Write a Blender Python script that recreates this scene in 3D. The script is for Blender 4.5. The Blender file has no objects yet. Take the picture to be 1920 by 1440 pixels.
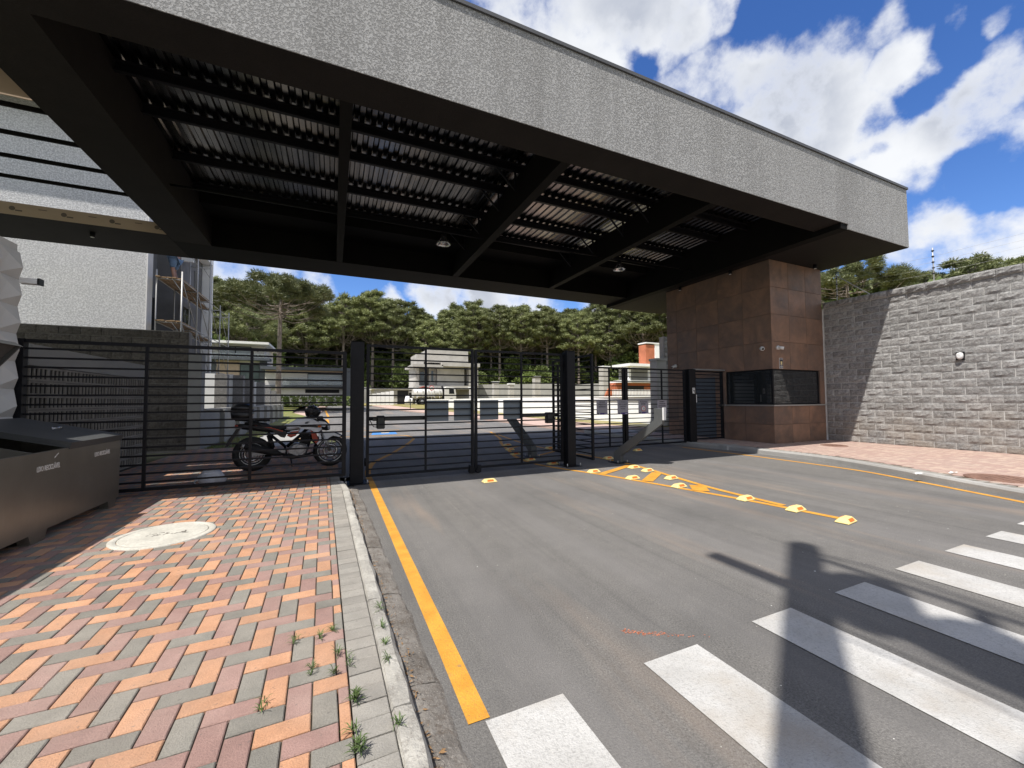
import bpy, math, random
from mathutils import Vector, Matrix, Euler, noise as mnoise

random.seed(7)
S = bpy.context.scene
COL = S.collection
PI = math.pi
R = math.radians

# ------------------------------------------------------------------ camera
cam_d = bpy.data.cameras.new('camera')
cam = bpy.data.objects.new('camera', cam_d)
COL.objects.link(cam)
cam_d.sensor_width = 36.0
cam_d.sensor_fit = 'HORIZONTAL'
cam_d.lens = 746.0 / 1920.0 * 36.0
cam_d.clip_start = 0.05
cam_d.clip_end = 3000.0
yaw, pitch, roll = R(24.187), R(2.355), R(-0.352)
fw = Vector((math.sin(yaw) * math.cos(pitch), math.cos(yaw) * math.cos(pitch), math.sin(pitch)))
r0 = Vector((math.cos(yaw), -math.sin(yaw), 0))
u0 = r0.cross(fw)
rr = math.cos(roll) * r0 + math.sin(roll) * u0
uu = -math.sin(roll) * r0 + math.cos(roll) * u0
mw = Matrix((rr, uu, -fw)).transposed().to_4x4()
mw.translation = Vector((0, 0, 1.4))
cam.matrix_world = mw
S.camera = cam

# ------------------------------------------------------------------ sun, sky, exposure
SUN_DIR = Vector((0.45, 0.269, -1.0)).normalized()       # the way the light travels
sun_d = bpy.data.lights.new('sun', 'SUN')
sun_d.energy = 4.35
sun_d.angle = R(0.53)
sun_d.color = (1.0, 0.955, 0.89)
sun = bpy.data.objects.new('sun', sun_d)
COL.objects.link(sun)
sun.rotation_euler = SUN_DIR.to_track_quat('-Z', 'Y').to_euler()
sun.location = (-20, -12, 40)

S.view_settings.view_transform = 'Standard'
S.view_settings.look = 'None'
S.view_settings.gamma = 1.0
S.view_settings.exposure = 0.5
S.view_settings.use_curve_mapping = False
S.cycles.max_bounces = 8
S.cycles.diffuse_bounces = 4
S.cycles.glossy_bounces = 4
S.cycles.sample_clamp_indirect = 6.0
S.cycles.use_denoising = True

W = bpy.data.worlds.new('World')
S.world = W
W.use_nodes = True
wt = W.node_tree
wt.nodes.clear()
WN = wt.nodes.new
WL = wt.links.new


def wmath(op, a, b=None, c=None, clamp=False):
    n = WN('ShaderNodeMath')
    n.operation = op
    n.use_clamp = clamp
    for i, v in enumerate((a, b, c)):
        if v is None:
            continue
        if isinstance(v, (int, float)):
            n.inputs[i].default_value = v
        else:
            WL(v, n.inputs[i])
    return n.outputs[0]


def wramp(v, lo, hi, a=0.0, b=1.0, smooth=True):
    n = WN('ShaderNodeMapRange')
    n.interpolation_type = 'SMOOTHSTEP' if smooth else 'LINEAR'
    WL(v, n.inputs['Value'])
    n.inputs['From Min'].default_value = lo
    n.inputs['From Max'].default_value = hi
    n.inputs['To Min'].default_value = a
    n.inputs['To Max'].default_value = b
    return n.outputs[0]


sky = WN('ShaderNodeTexSky')
sky.sky_type = 'NISHITA'
sky.sun_disc = False
sky.sun_elevation = math.atan2(1.0, math.hypot(0.45, 0.269))
sky.sun_rotation = math.atan2(-0.45, -0.269) % (2 * PI)
sky.air_density = 1.0
sky.dust_density = 0.25
sky.ozone_density = 3.0
sky.altitude = 900
tc = WN('ShaderNodeTexCoord')
dirv = tc.outputs['Generated']
# gentle warp so that the cloud edges fray
wn = WN('ShaderNodeTexNoise')
wn.inputs['Scale'].default_value = 9.0
wn.inputs['Detail'].default_value = 8.0
WL(dirv, wn.inputs['Vector'])
ws = WN('ShaderNodeVectorMath'); ws.operation = 'SUBTRACT'
WL(wn.outputs['Color'], ws.inputs[0]); ws.inputs[1].default_value = (.5, .5, .5)
wsc = WN('ShaderNodeVectorMath'); wsc.operation = 'SCALE'
WL(ws.outputs[0], wsc.inputs[0]); wsc.inputs['Scale'].default_value = 0.13
wadd = WN('ShaderNodeVectorMath'); wadd.operation = 'ADD'
WL(dirv, wadd.inputs[0]); WL(wsc.outputs[0], wadd.inputs[1])
wdir = wadd.outputs[0]
BLOBS = [  # direction, angular radius, weight: cumulus in view, last row unseen clouds added as fill
    ((0.293, 0.642, 0.709), 0.143, 0.9),
    ((0.448, 0.578, 0.682), 0.166, 1),
    ((0.532, 0.505, 0.68), 0.117, 1),
    ((0.592, 0.456, 0.664), 0.051, 0.7),
    ((0.633, 0.528, 0.566), 0.109, 0.9),
    ((0.691, 0.451, 0.565), 0.108, 1),
    ((0.747, 0.378, 0.547), 0.096, 1),
    ((0.761, 0.311, 0.569), 0.046, 0.9),
    ((0.799, 0.302, 0.519), 0.066, 1),
    ((0.788, 0.386, 0.48), 0.104, 1),
    ((0.731, 0.481, 0.485), 0.125, 1),
    ((0.846, 0.346, 0.406), 0.076, 0.9),
    ((0.869, 0.241, 0.433), 0.085, 1),
    ((0.872, 0.203, 0.446), 0.067, 1),
    ((0.871, 0.283, 0.402), 0.076, 0.95),
    ((0.898, 0.225, 0.378), 0.062, 0.9),
    ((0.919, 0.285, 0.273), 0.073, 1),
    ((0.937, 0.234, 0.26), 0.055, 0.9),
    ((0.942, 0.259, 0.215), 0.09, 1),
    ((0.91, 0.328, 0.252), 0.072, 0.8),
    ((0.802, 0.232, 0.55), 0.03, 0.6),
    ((0.834, 0.191, 0.517), 0.032, 0.8),
    ((-0.183, 0.946, 0.266), 0.156, 1),
    ((-0.04, 0.967, 0.25), 0.079, 0.9),
    ((0.109, 0.965, 0.238), 0.045, 1),
    ((0.238, 0.937, 0.257), 0.087, 1),
    ((0.4, 0.887, 0.231), 0.162, 1),
    ((0.59, 0.777, 0.218), 0.115, 1),
    ((-0.6, 0.5, 0.62), 0.5, 1.1), ((-0.3, -0.75, 0.58), 0.6, 1.1), ((0.5, -0.75, 0.42), 0.6, 1.1), ((-0.95, -0.1, 0.25), 0.5, 1.1), ((0.1, -0.95, 0.25), 0.6, 1.1), ((0.1, 0.0, 0.99), 0.5, 1.1), ((0.85, -0.45, 0.25), 0.45, 1.1), ((-0.7, -0.65, 0.2), 0.5, 1.1), ((-0.55, -0.1, 0.8), 0.45, 1.0), ((0.4, -0.4, 0.8), 0.45, 1.0)]  # clouds outside the view, added to fill the shade with neutral light
GAPS = [((0.815, 0.349, 0.462), 0.026, 0.5), ((0.766, 0.411, 0.495), 0.015, 0.35), ((0.835, 0.356, 0.42), 0.021, 0.4), ((0.835, 0.286, 0.471), 0.035, 0.6), ((0.059, 0.965, 0.254), 0.062, 0.9), ((0.538, 0.559, 0.631), 0.036, 0.7), ((0.654, 0.406, 0.638), 0.06, 0.6), ((0.72, 0.347, 0.602), 0.057, 0.5), ((0.817, 0.249, 0.52), 0.044, 0.6), ((0.913, 0.241, 0.329), 0.055, 0.8)]
acc = None
for (c, rad, w) in BLOBS:
    d = WN('ShaderNodeVectorMath'); d.operation = 'DISTANCE'
    WL(wdir, d.inputs[0]); d.inputs[1].default_value = c
    v = wramp(d.outputs['Value'], rad * 1.25, rad * 0.35, 0.0, w)
    acc = v if acc is None else wmath('MAXIMUM', acc, v)
for (c, rad, w) in GAPS:
    d = WN('ShaderNodeVectorMath'); d.operation = 'DISTANCE'
    WL(wdir, d.inputs[0]); d.inputs[1].default_value = c
    v = wramp(d.outputs['Value'], rad * 1.25, rad * 0.3, 0.0, w)
    acc = wmath('SUBTRACT', acc, v)
cn = WN('ShaderNodeTexNoise')
cn.inputs['Scale'].default_value = 6.5
cn.inputs['Detail'].default_value = 9.0
cn.inputs['Roughness'].default_value = 0.62
WL(dirv, cn.inputs['Vector'])
dens = wmath('ADD', wmath('MULTIPLY', acc, 0.62), wmath('MULTIPLY', cn.outputs['Fac'], 1.7))
mask = wramp(dens, 1.03, 1.56, 0.0, 1.0)
sep = WN('ShaderNodeSeparateXYZ'); WL(dirv, sep.inputs[0])
mask = wmath('MULTIPLY', mask, wramp(sep.outputs['Z'], -0.02, 0.03))
# lit tops and greyer hearts
cn2 = WN('ShaderNodeTexNoise')
cn2.inputs['Scale'].default_value = 4.3
cn2.inputs['Detail'].default_value = 6.0
cmap = WN('ShaderNodeMapping'); cmap.inputs['Location'].default_value = (0.045, 0.02, -0.085)
WL(dirv, cmap.inputs['Vector']); WL(cmap.outputs[0], cn2.inputs['Vector'])
thick = wramp(dens, 1.30, 1.62, 0.0, 1.0)
shade = wmath('MULTIPLY', thick, wramp(cn2.outputs['Fac'], 0.36, 0.66), clamp=True)
cc = WN('ShaderNodeMix'); cc.data_type = 'RGBA'
WL(shade, cc.inputs['Factor'])
cc.inputs['A'].default_value = (6.7, 6.85, 7.1, 1)
cc.inputs['B'].default_value = (3.5, 3.8, 4.5, 1)
skyc = WN('ShaderNodeHueSaturation'); skyc.inputs['Saturation'].default_value = 1.24; skyc.inputs['Value'].default_value = 1.3
skyc.inputs['Hue'].default_value = 0.512
WL(sky.outputs[0], skyc.inputs['Color'])
mx = WN('ShaderNodeMix'); mx.data_type = 'RGBA'
WL(mask, mx.inputs['Factor']); WL(skyc.outputs[0], mx.inputs['A']); WL(cc.outputs['Result'], mx.inputs['B'])
bg = WN('ShaderNodeBackground'); bg.inputs['Strength'].default_value = 0.1
WL(mx.outputs['Result'], bg.inputs['Color'])
wo = WN('ShaderNodeOutputWorld')
WL(bg.outputs[0], wo.inputs['Surface'])
W.cycles.sampling_method = 'MANUAL'
W.cycles.sample_map_resolution = 512

# ------------------------------------------------------------------ materials


class NT:
    def __init__(s, name):
        s.m = bpy.data.materials.new(name)
        s.m.use_nodes = True
        s.t = s.m.node_tree
        s.t.nodes.clear()
        s.b = s.t.nodes.new('ShaderNodeBsdfPrincipled')
        s.o = s.t.nodes.new('ShaderNodeOutputMaterial')
        s.t.links.new(s.b.outputs[0], s.o.inputs[0])
        s.vec = None

    def n(s, k, **kw):
        x = s.t.nodes.new(k)
        for a, v in kw.items():
            setattr(x, a, v)
        return x

    def link(s, a, b):
        s.t.links.new(a, b)

    def coords(s, kind='pos', scale=(1, 1, 1), rnd=False):
        if kind == 'pos':
            v = s.n('ShaderNodeNewGeometry').outputs['Position']
        else:
            v = s.n('ShaderNodeTexCoord').outputs['Object']
        if rnd:
            oi = s.n('ShaderNodeObjectInfo')
            mu = s.n('ShaderNodeMath', operation='MULTIPLY')
            s.link(oi.outputs['Random'], mu.inputs[0]); mu.inputs[1].default_value = 57.0
            ad = s.n('ShaderNodeVectorMath', operation='ADD')
            s.link(v, ad.inputs[0]); s.link(mu.outputs[0], ad.inputs[1])
            v = ad.outputs[0]
        mp = s.n('ShaderNodeMapping')
        mp.inputs['Scale'].default_value = scale
        s.link(v, mp.inputs['Vector'])
        return mp.outputs[0]

    def noise(s, scale, detail=3, rough=.55, vec=None, lo=.4, hi=.6, dist=0.0):
        x = s.n('ShaderNodeTexNoise')
        x.inputs['Scale'].default_value = scale
        x.inputs['Detail'].default_value = detail
        x.inputs['Roughness'].default_value = rough
        x.inputs['Distortion'].default_value = dist
        if vec is None:
            if s.vec is None:
                s.vec = s.coords()
            vec = s.vec
        s.link(vec, x.inputs['Vector'])
        r = s.n('ShaderNodeMapRange')
        r.inputs['From Min'].default_value = lo
        r.inputs['From Max'].default_value = hi
        s.link(x.outputs['Fac'], r.inputs['Value'])
        return r.outputs[0]

    def mix(s, fac, a, b, amt=1.0, mode='MIX'):
        x = s.n('ShaderNodeMix', data_type='RGBA', blend_type=mode)
        if isinstance(fac, (int, float)):
            x.inputs['Factor'].default_value = fac
        else:
            if amt != 1.0:
                m = s.n('ShaderNodeMath', operation='MULTIPLY')
                s.link(fac, m.inputs[0]); m.inputs[1].default_value = amt
                fac = m.outputs[0]
            s.link(fac, x.inputs['Factor'])
        for k, v in (('A', a), ('B', b)):
            if isinstance(v, (tuple, list)):
                x.inputs[k].default_value = (*v[:3], 1)
            else:
                s.link(v, x.inputs[k])
        return x.outputs['Result']

    def color(s, c):
        if isinstance(c, (tuple, list)):
            s.b.inputs['Base Color'].default_value = (*c[:3], 1)
        else:
            s.link(c, s.b.inputs['Base Color'])

    def rough(s, v):
        if isinstance(v, (int, float)):
            s.b.inputs['Roughness'].default_value = v
        else:
            s.link(v, s.b.inputs['Roughness'])

    def bump(s, fac, dist=.01, strength=1.0, prev=None):
        x = s.n('ShaderNodeBump')
        x.inputs['Strength'].default_value = strength
        x.inputs['Distance'].default_value = dist
        s.link(fac, x.inputs['Height'])
        if prev is not None:
            s.link(prev, x.inputs['Normal'])
        s.link(x.outputs[0], s.b.inputs['Normal'])
        return x.outputs[0]

    def set(s, **kw):
        for k, v in kw.items():
            s.b.inputs[k.replace('_', ' ')].default_value = v


def simple(name, col, rough=.6, metal=0.0, var=.12, vscale=3.0, fine=0.0, fscale=60.0, bump=0.0, bscale=80.0, rnd=0.0, spec=.5):
    """colour with two scales of mottling, optional fine relief and per-object variation"""
    t = NT(name)
    c = tuple(col)
    dark = tuple(x * (1 - var) for x in c)
    lite = tuple(min(1, x * (1 + var)) for x in c)
    out = t.mix(t.noise(vscale, 4, lo=.3, hi=.7), dark, lite)
    if fine:
        f = t.noise(fscale, 3, lo=.35, hi=.65)
        out = t.mix(f, out, tuple(x * (1 - fine) for x in c), .6)
    if rnd:
        oi = t.n('ShaderNodeObjectInfo')
        mr = t.n('ShaderNodeMapRange')
        t.link(oi.outputs['Random'], mr.inputs['Value'])
        mr.inputs['To Min'].default_value = 1 - rnd
        mr.inputs['To Max'].default_value = 1 + rnd
        hv = t.n('ShaderNodeHueSaturation')
        t.link(mr.outputs[0], hv.inputs['Value'])
        t.link(out, hv.inputs['Color'])
        out = hv.outputs[0]
    t.color(out)
    t.rough(rough)
    t.set(Metallic=metal, Specular_IOR_Level=spec)
    if bump:
        t.bump(t.noise(bscale, 4, lo=.2, hi=.8), dist=bump)
    return t.m


def mottled(name, a, b, scale=13., bumpd=.006, lo=.46, hi=.54, grime=None):
    t = NT(name)
    f = t.noise(scale, 5, .62, lo=lo, hi=hi, dist=.6)
    g = t.noise(scale * 5, 3, .6, lo=.35, hi=.65)
    c = t.mix(f, a, b)
    c = t.mix(g, c, tuple(x * .6 for x in a), .35)
    c = t.mix(t.noise(.55, 4, lo=.35, hi=.7), c, tuple(x * .85 for x in b), .3)
    if grime:
        c = t.mix(t.noise(1.0, 5, .65, vec=t.coords('pos', (2.2, 2.2, .12)), lo=.46, hi=.72), c, grime, .42)
    t.color(c); t.rough(.9)
    t.bump(f, dist=bumpd, strength=.8)
    return t.m


MAT = {}
MAT['stucco'] = mottled('textured_stucco', (.22, .217, .211), (.465, .459, .448), 34., lo=.44, hi=.56, grime=(.15, .145, .138))
MAT['stucco_light'] = mottled('light_textured_stucco', (.47, .47, .475), (.74, .74, .74), 24., bumpd=.005)
MAT['dark_paint'] = simple('dark_brown_paint', (.019, .016, .0145), .8, spec=.2, var=.2, vscale=2, fine=.3, fscale=40, bump=.002, bscale=90)
MAT['black_steel'] = simple('black_painted_steel', (.008, .008, .010), .55, var=.3, vscale=6, fine=.2, fscale=90, spec=.22)
MAT['inner_black'] = simple('matt_black_steel', (.006, .0055, .005), .8, var=.2, spec=.15)
MAT['grey_steel'] = simple('grey_painted_steel', (.21, .22, .225), .45, var=.08, vscale=4)
MAT['flashing'] = simple('roof_flashing', (.09, .09, .092), .5, metal=.2)
MAT['white_plastic'] = simple('white_plastic', (.75, .75, .74), .4, var=.04)
MAT['mortar'] = simple('mortar', (.60, .59, .565), .95, var=.12, vscale=4, fine=.2)
MAT['mortar_dark'] = simple('dark_mortar', (.27, .25, .225), .95, var=.2)
MAT['concrete'] = simple('concrete', (.36, .35, .33), .9, var=.16, vscale=1.6, fine=.2, fscale=70, bump=.003)
MAT['plaster_grey'] = simple('grey_render', (.30, .295, .28), .9, var=.14, vscale=1.2, fine=.12, bump=.002)
MAT['raw_concrete'] = simple('raw_concrete', (.47, .45, .42), .9, var=.2, vscale=.8, fine=.2, fscale=20)
MAT['white_render'] = simple('white_render', (.84, .84, .83), .9, var=.10, vscale=1.0, fine=.08)
MAT['off_white'] = simple('off_white_render', (.60, .575, .55), .9, var=.10, vscale=.9)
MAT['clad_white'] = simple('white_relief_panel', (.62, .615, .60), .85, var=.05, vscale=3)
MAT['board'] = simple('fibre_board', (.50, .385, .29), .85, var=.06, vscale=1.5)
MAT['board_ink'] = simple('board_print', (.16, .13, .11), .9)
MAT['rubber'] = simple('rubber', (.012, .012, .012), .75, var=.3, vscale=20)
MAT['chrome'] = simple('bright_metal', (.62, .62, .64), .25, metal=1.0, var=.05)
MAT['alloy'] = simple('engine_alloy', (.42, .42, .43), .42, metal=.8, var=.15, vscale=18)
MAT['black_plastic'] = simple('black_plastic', (.012, .012, .013), .35, var=.2)
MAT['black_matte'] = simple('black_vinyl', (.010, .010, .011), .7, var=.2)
MAT['bike_white'] = simple('pearl_white_paint', (.80, .82, .86), .22, var=.04)
MAT['bike_red'] = simple('red_paint', (.40, .045, .02), .28, var=.08)
MAT['lens'] = simple('headlight_lens', (.55, .58, .62), .08, var=.1)
MAT['amber'] = simple('orange_reflector', (.75, .16, .02), .3, var=.1, vscale=60)
MAT['stud'] = simple('cream_yellow_plastic', (.78, .62, .26), .55, var=.08, vscale=9, fine=.15)
MAT['sign_back'] = simple('grey_sign_sheet', (.135, .16, .185), .45, var=.05)
MAT['sign_face'] = simple('lilac_grey_sign_sheet', (.30, .28, .31), .5, var=.05)
MAT['purple'] = simple('purple_print', (.045, .02, .17), .5)
MAT['navy'] = simple('dark_navy_print', (.012, .010, .03), .5)
MAT['ink'] = simple('dark_print', (.02, .02, .025), .6)
MAT['print_white'] = simple('white_print', (.72, .71, .69), .6, var=.05)
MAT['print_red'] = simple('red_print', (.5, .03, .04), .6)
MAT['wood'] = simple('scaffold_plank', (.36, .245, .14), .85, var=.3, vscale=3, fine=.25)
MAT['scaf'] = simple('galvanised_tube', (.46, .45, .43), .5, metal=.4, var=.15)
MAT['yellow_plastic'] = simple('yellow_plastic', (.55, .48, .03), .5)
MAT['wood_clad'] = simple('timber_cladding', (.47, .36, .29), .7, var=.12, vscale=5)
MAT['clay'] = simple('clay_brick', (.52, .17, .085), .9, var=.2, vscale=2, fine=.2, rnd=.15)
MAT['dark_window'] = simple('dark_glass', (.012, .014, .016), .06, var=.1, spec=.8)
MAT['reflection_toned_glass'] = simple('reflection_toned_glass', (.13, .16, .175), .08, var=.2, vscale=1)  # bluish grey reflection put into the base colour of the glass
MAT['frost'] = simple('pale_curtained_glass', (.36, .39, .42), .18, var=.08)
MAT['slate_blue'] = simple('slate_wall_paint', (.075, .085, .10), .6, var=.1)
MAT['bag'] = simple('translucent_white_plastic', (.52, .54, .60), .35, var=.12, vscale=9, bump=.01, bscale=18)
MAT['skin'] = simple('skin', (.36, .20, .14), .55)
MAT['denim'] = simple('denim', (.13, .20, .30), .9, var=.25, vscale=9)
MAT['pink_shirt'] = simple('faded_pink_cotton', (.50, .36, .40), .9, var=.1)
MAT['bark'] = simple('grey_bark', (.26, .215, .185), .95, var=.35, vscale=3.5, fine=.4, fscale=12, bump=.03, bscale=9)
MAT['truck_white'] = simple('dusty_white_paint', (.58, .57, .54), .5, var=.12, vscale=.8)
MAT['rust_red'] = simple('rust_red_cover', (.20, .05, .035), .9)
MAT['iron'] = simple('rusty_cast_iron', (.19, .105, .075), .85, var=.25, vscale=9, bump=.004, bscale=60)
MAT['manhole'] = simple('weathered_concrete_lid', (.52, .50, .44), .9, var=.18, vscale=5, fine=.3, fscale=40, bump=.004, bscale=50)
MAT['pole_concrete'] = simple('pole_concrete', (.30, .29, .27), .9, var=.1)
MAT['litter_brown'] = simple('dry_leaf_litter', (.22, .13, .06), .95, var=.4, vscale=20)
MAT['litter_white'] = simple('paper_scrap', (.7, .69, .66), .9)
MAT['blue_paint'] = simple('blue_road_paint', (.06, .22, .52), .8, var=.12)


def leafmat(name, a, b, c=None, rough=.55, scale=.9, rnd=.22, trans=.12):
    t = NT(name)
    out = t.mix(t.noise(scale, 3, lo=.35, hi=.65), a, b)
    if c:
        out = t.mix(t.noise(scale * 6, 2, lo=.5, hi=.7), out, c, .7)
    oi = t.n('ShaderNodeObjectInfo')
    mr = t.n('ShaderNodeMapRange')
    t.link(oi.outputs['Random'], mr.inputs['Value'])
    mr.inputs['To Min'].default_value = 1 - rnd
    mr.inputs['To Max'].default_value = 1 + rnd
    hv = t.n('ShaderNodeHueSaturation')
    t.link(mr.outputs[0], hv.inputs['Value']); t.link(out, hv.inputs['Color'])
    t.color(hv.outputs[0]); t.rough(rough)
    tr = t.n('ShaderNodeBsdfTranslucent')
    t.link(hv.outputs[0], tr.inputs['Color'])
    ms = t.n('ShaderNodeMixShader'); ms.inputs[0].default_value = trans
    t.link(t.b.outputs[0], ms.inputs[1]); t.link(tr.outputs[0], ms.inputs[2])
    t.link(ms.outputs[0], t.o.inputs[0])
    return t.m


MAT['araucaria'] = leafmat('araucaria_needles', (.115, .14, .048), (.185, .205, .075), (.28, .27, .125), trans=.14, rnd=.3)
MAT['broadleaf'] = leafmat('broadleaf_foliage', (.12, .175, .045), (.19, .24, .07), (.27, .30, .12), rnd=.3, trans=.2)
MAT['weed'] = leafmat('weed_leaf', (.06, .11, .025), (.10, .15, .04), scale=20)
MAT['lawn'] = leafmat('lawn_grass', (.13, .17, .035), (.22, .21, .06), (.27, .23, .10), scale=.5, rnd=0, trans=0.0)
MAT['verge'] = leafmat('dry_verge_grass', (.20, .185, .045), (.30, .25, .09), (.34, .28, .13), scale=.6, rnd=0, trans=0.0)

# asphalt: aggregate, tyre lanes, reddish dust, oil
t = NT('asphalt')
p = t.coords('pos')
st = t.coords('pos', (1.6, .10, 1))
c = t.mix(t.noise(90, 3, .7, lo=.3, hi=.7), (.082, .077, .071), (.24, .228, .210))
c = t.mix(t.noise(240, 2, .6, lo=.60, hi=.74), c, (.5, .49, .47), .6)
c = t.mix(t.noise(7, 5, .7, lo=.40, hi=.62), c, (.10, .095, .091), .28)
c = t.mix(t.noise(1.0, 5, .65, vec=t.coords('pos', (10, .16, 1)), lo=.48, hi=.72), c, (.085, .082, .079), .42)
c = t.mix(t.noise(1.0, 5, .7, vec=t.coords('pos', (6, .3, 1)), lo=.60, hi=.76), c, (.30, .275, .25), .35)
c = t.mix(t.noise(1.0, 3, .5, vec=st, lo=.42, hi=.62), c, (.20, .19, .182), .55)
c = t.mix(t.noise(1.0, 4, .6, vec=t.coords('pos', (1.1, .14, 1)), lo=.54, hi=.74), c, (.31, .235, .178), .75)
c = t.mix(t.noise(.45, 5, .6, lo=.45, hi=.75), c, (.075, .073, .072), .62)
c = t.mix(t.noise(2.6, 6, .7, lo=.66, hi=.72), c, (.25, .215, .185), .4)
t.color(c); t.rough(.85)
b1 = t.bump(t.noise(130, 3, .7, lo=.2, hi=.8), dist=.006, strength=.9)
MAT['asphalt'] = t.m

t = NT('white_road_paint')
c = t.mix(t.noise(3.0, 4, lo=.35, hi=.65), (.43, .42, .40), (.53, .52, .50))
c = t.mix(t.noise(70, 5, .8, lo=.50, hi=.70), c, (.20, .193, .183), .62)
c = t.mix(t.noise(1.3, 5, .6, lo=.52, hi=.72), c, (.37, .32, .26), .8)
c = t.mix(t.noise(22, 6, .8, lo=.60, hi=.70), c, (.22, .212, .20), .55)
t.color(c); t.rough(.8)
t.bump(t.noise(120, 3, .7, lo=.2, hi=.8), dist=.004)
MAT['white_paint'] = t.m

t = NT('yellow_road_paint')
c = t.mix(t.noise(5, 4, lo=.35, hi=.65), (.56, .25, .024), (.66, .33, .04))
c = t.mix(t.noise(70, 5, .8, lo=.50, hi=.70), c, (.24, .14, .055), .6)
c = t.mix(t.noise(9, 5, .75, lo=.62, hi=.70), c, (.17, .145, .11), .8)
t.color(c); t.rough(.8)
t.bump(t.noise(120, 3, .7, lo=.2, hi=.8), dist=.004)
MAT['yellow_paint'] = t.m


def paver(name, c0):
    t = NT(name)
    v = t.coords('pos')
    c = t.mix(t.noise(9, 4, lo=.3, hi=.7), tuple(x * .86 for x in c0), tuple(min(1, x * 1.12) for x in c0))
    c = t.mix(t.noise(170, 3, .7, lo=.35, hi=.65), c, tuple(x * .6 for x in c0), .55)
    c = t.mix(t.noise(45, 4, .7, lo=.64, hi=.70), c, (.10, .09, .085), .7)
    c = t.mix(t.noise(1.3, 6, .68, lo=.42, hi=.72), c, (.44, .38, .32), .26)
    c = t.mix(t.noise(3.5, 6, .7, lo=.55, hi=.75), c, tuple(x * .62 for x in c0), .4)
    oi = t.n('ShaderNodeObjectInfo')
    mr = t.n('ShaderNodeMapRange'); t.link(oi.outputs['Random'], mr.inputs['Value'])
    mr.inputs['To Min'].default_value = .88; mr.inputs['To Max'].default_value = 1.1
    hv = t.n('ShaderNodeHueSaturation'); t.link(mr.outputs[0], hv.inputs['Value']); t.link(c, hv.inputs['Color'])
    t.color(hv.outputs[0]); t.rough(.92)
    t.bump(t.noise(170, 3, .7, lo=.2, hi=.8), dist=.003)
    return t.m


MAT['pav_orange'] = paver('orange_paver', (.55, .29, .165))
MAT['pav_mauve'] = paver('mauve_paver', (.34, .21, .18))
MAT['pav_grey'] = paver('grey_paver', (.235, .222, .192))
MAT['pav_pale'] = paver('pale_pink_paver', (.50, .37, .30))
MAT['pav_rose'] = paver('pale_rose_paver', (.42, .29, .245))
MAT['pav_border'] = paver('border_paver', (.30, .283, .252))
MAT['pav_bed'] = simple('joint_sand', (.085, .068, .05), .95, var=.3, vscale=6)

t = NT('weathered_kerb')
c = t.mix(t.noise(3.5, 5, .65, lo=.35, hi=.65), (.27, .255, .23), (.50, .48, .43))
c = t.mix(t.noise(28, 4, .7, lo=.5, hi=.7), c, (.16, .14, .12), .7)
c = t.mix(t.noise(90, 3, lo=.6, hi=.7), c, (.6, .57, .5), .5)
t.color(c); t.rough(.92); t.bump(t.noise(50, 5, .7, lo=.2, hi=.8), dist=.008)
MAT['kerb'] = t.m
t = NT('weathered_gutter')
c = t.mix(t.noise(3.0, 5, .65, lo=.35, hi=.65), (.12, .105, .09), (.27, .25, .225))
c = t.mix(t.noise(26, 4, .7, lo=.5, hi=.7), c, (.10, .075, .055), .8)
c = t.mix(t.noise(100, 3, lo=.58, hi=.7), c, (.42, .39, .35), .6)
t.color(c); t.rough(.95); t.bump(t.noise(60, 5, .7, lo=.2, hi=.8), dist=.010)
MAT['gutter'] = t.m


def rough_block(name, a, b, stain=None):
    t = NT(name)
    c = t.mix(t.noise(20, 6, .72, lo=.36, hi=.64), a, b)
    c = t.mix(t.noise(110, 3, .7, lo=.5, hi=.7), c, tuple(x * 1.5 for x in b), .5)
    oi = t.n('ShaderNodeObjectInfo')
    mr = t.n('ShaderNodeMapRange'); t.link(oi.outputs['Random'], mr.inputs['Value'])
    mr.inputs['To Min'].default_value = .82; mr.inputs['To Max'].default_value = 1.15
    hv = t.n('ShaderNodeHueSaturation'); t.link(mr.outputs[0], hv.inputs['Value']); t.link(c, hv.inputs['Color'])
    out = hv.outputs[0]
    if stain:
        sx = t.n('ShaderNodeSeparateXYZ'); t.link(t.n('ShaderNodeNewGeometry').outputs['Position'], sx.inputs[0])
        r2 = t.n('ShaderNodeMapRange'); t.link(sx.outputs['Z'], r2.inputs['Value'])
        r2.inputs['From Min'].default_value = 1.5; r2.inputs['From Max'].default_value = .2
        mm = t.n('ShaderNodeMath', operation='MULTIPLY'); t.link(r2.outputs[0], mm.inputs[0]); t.link(t.noise(1.2, 5, .65, lo=.35, hi=.65), mm.inputs[1])
        out = t.mix(mm.outputs[0], out, stain, .55)
    t.color(out); t.rough(.95)
    t.bump(t.noise(30, 6, .75, lo=.15, hi=.85), dist=.026)
    return t.m


MAT['block'] = rough_block('split_face_block', (.19, .187, .183), (.41, .403, .39), stain=(.34, .265, .19))
MAT['block_dark'] = rough_block('mossy_dark_block', (.08, .07, .06), (.185, .165, .142))
MAT['block_mid'] = rough_block('grey_rough_block', (.17, .165, .16), (.28, .27, .26))
MAT['cobogo'] = simple('perforated_concrete', (.27, .252, .225), .92, var=.22, vscale=2, fine=.3, fscale=30, rnd=.1)

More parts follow.
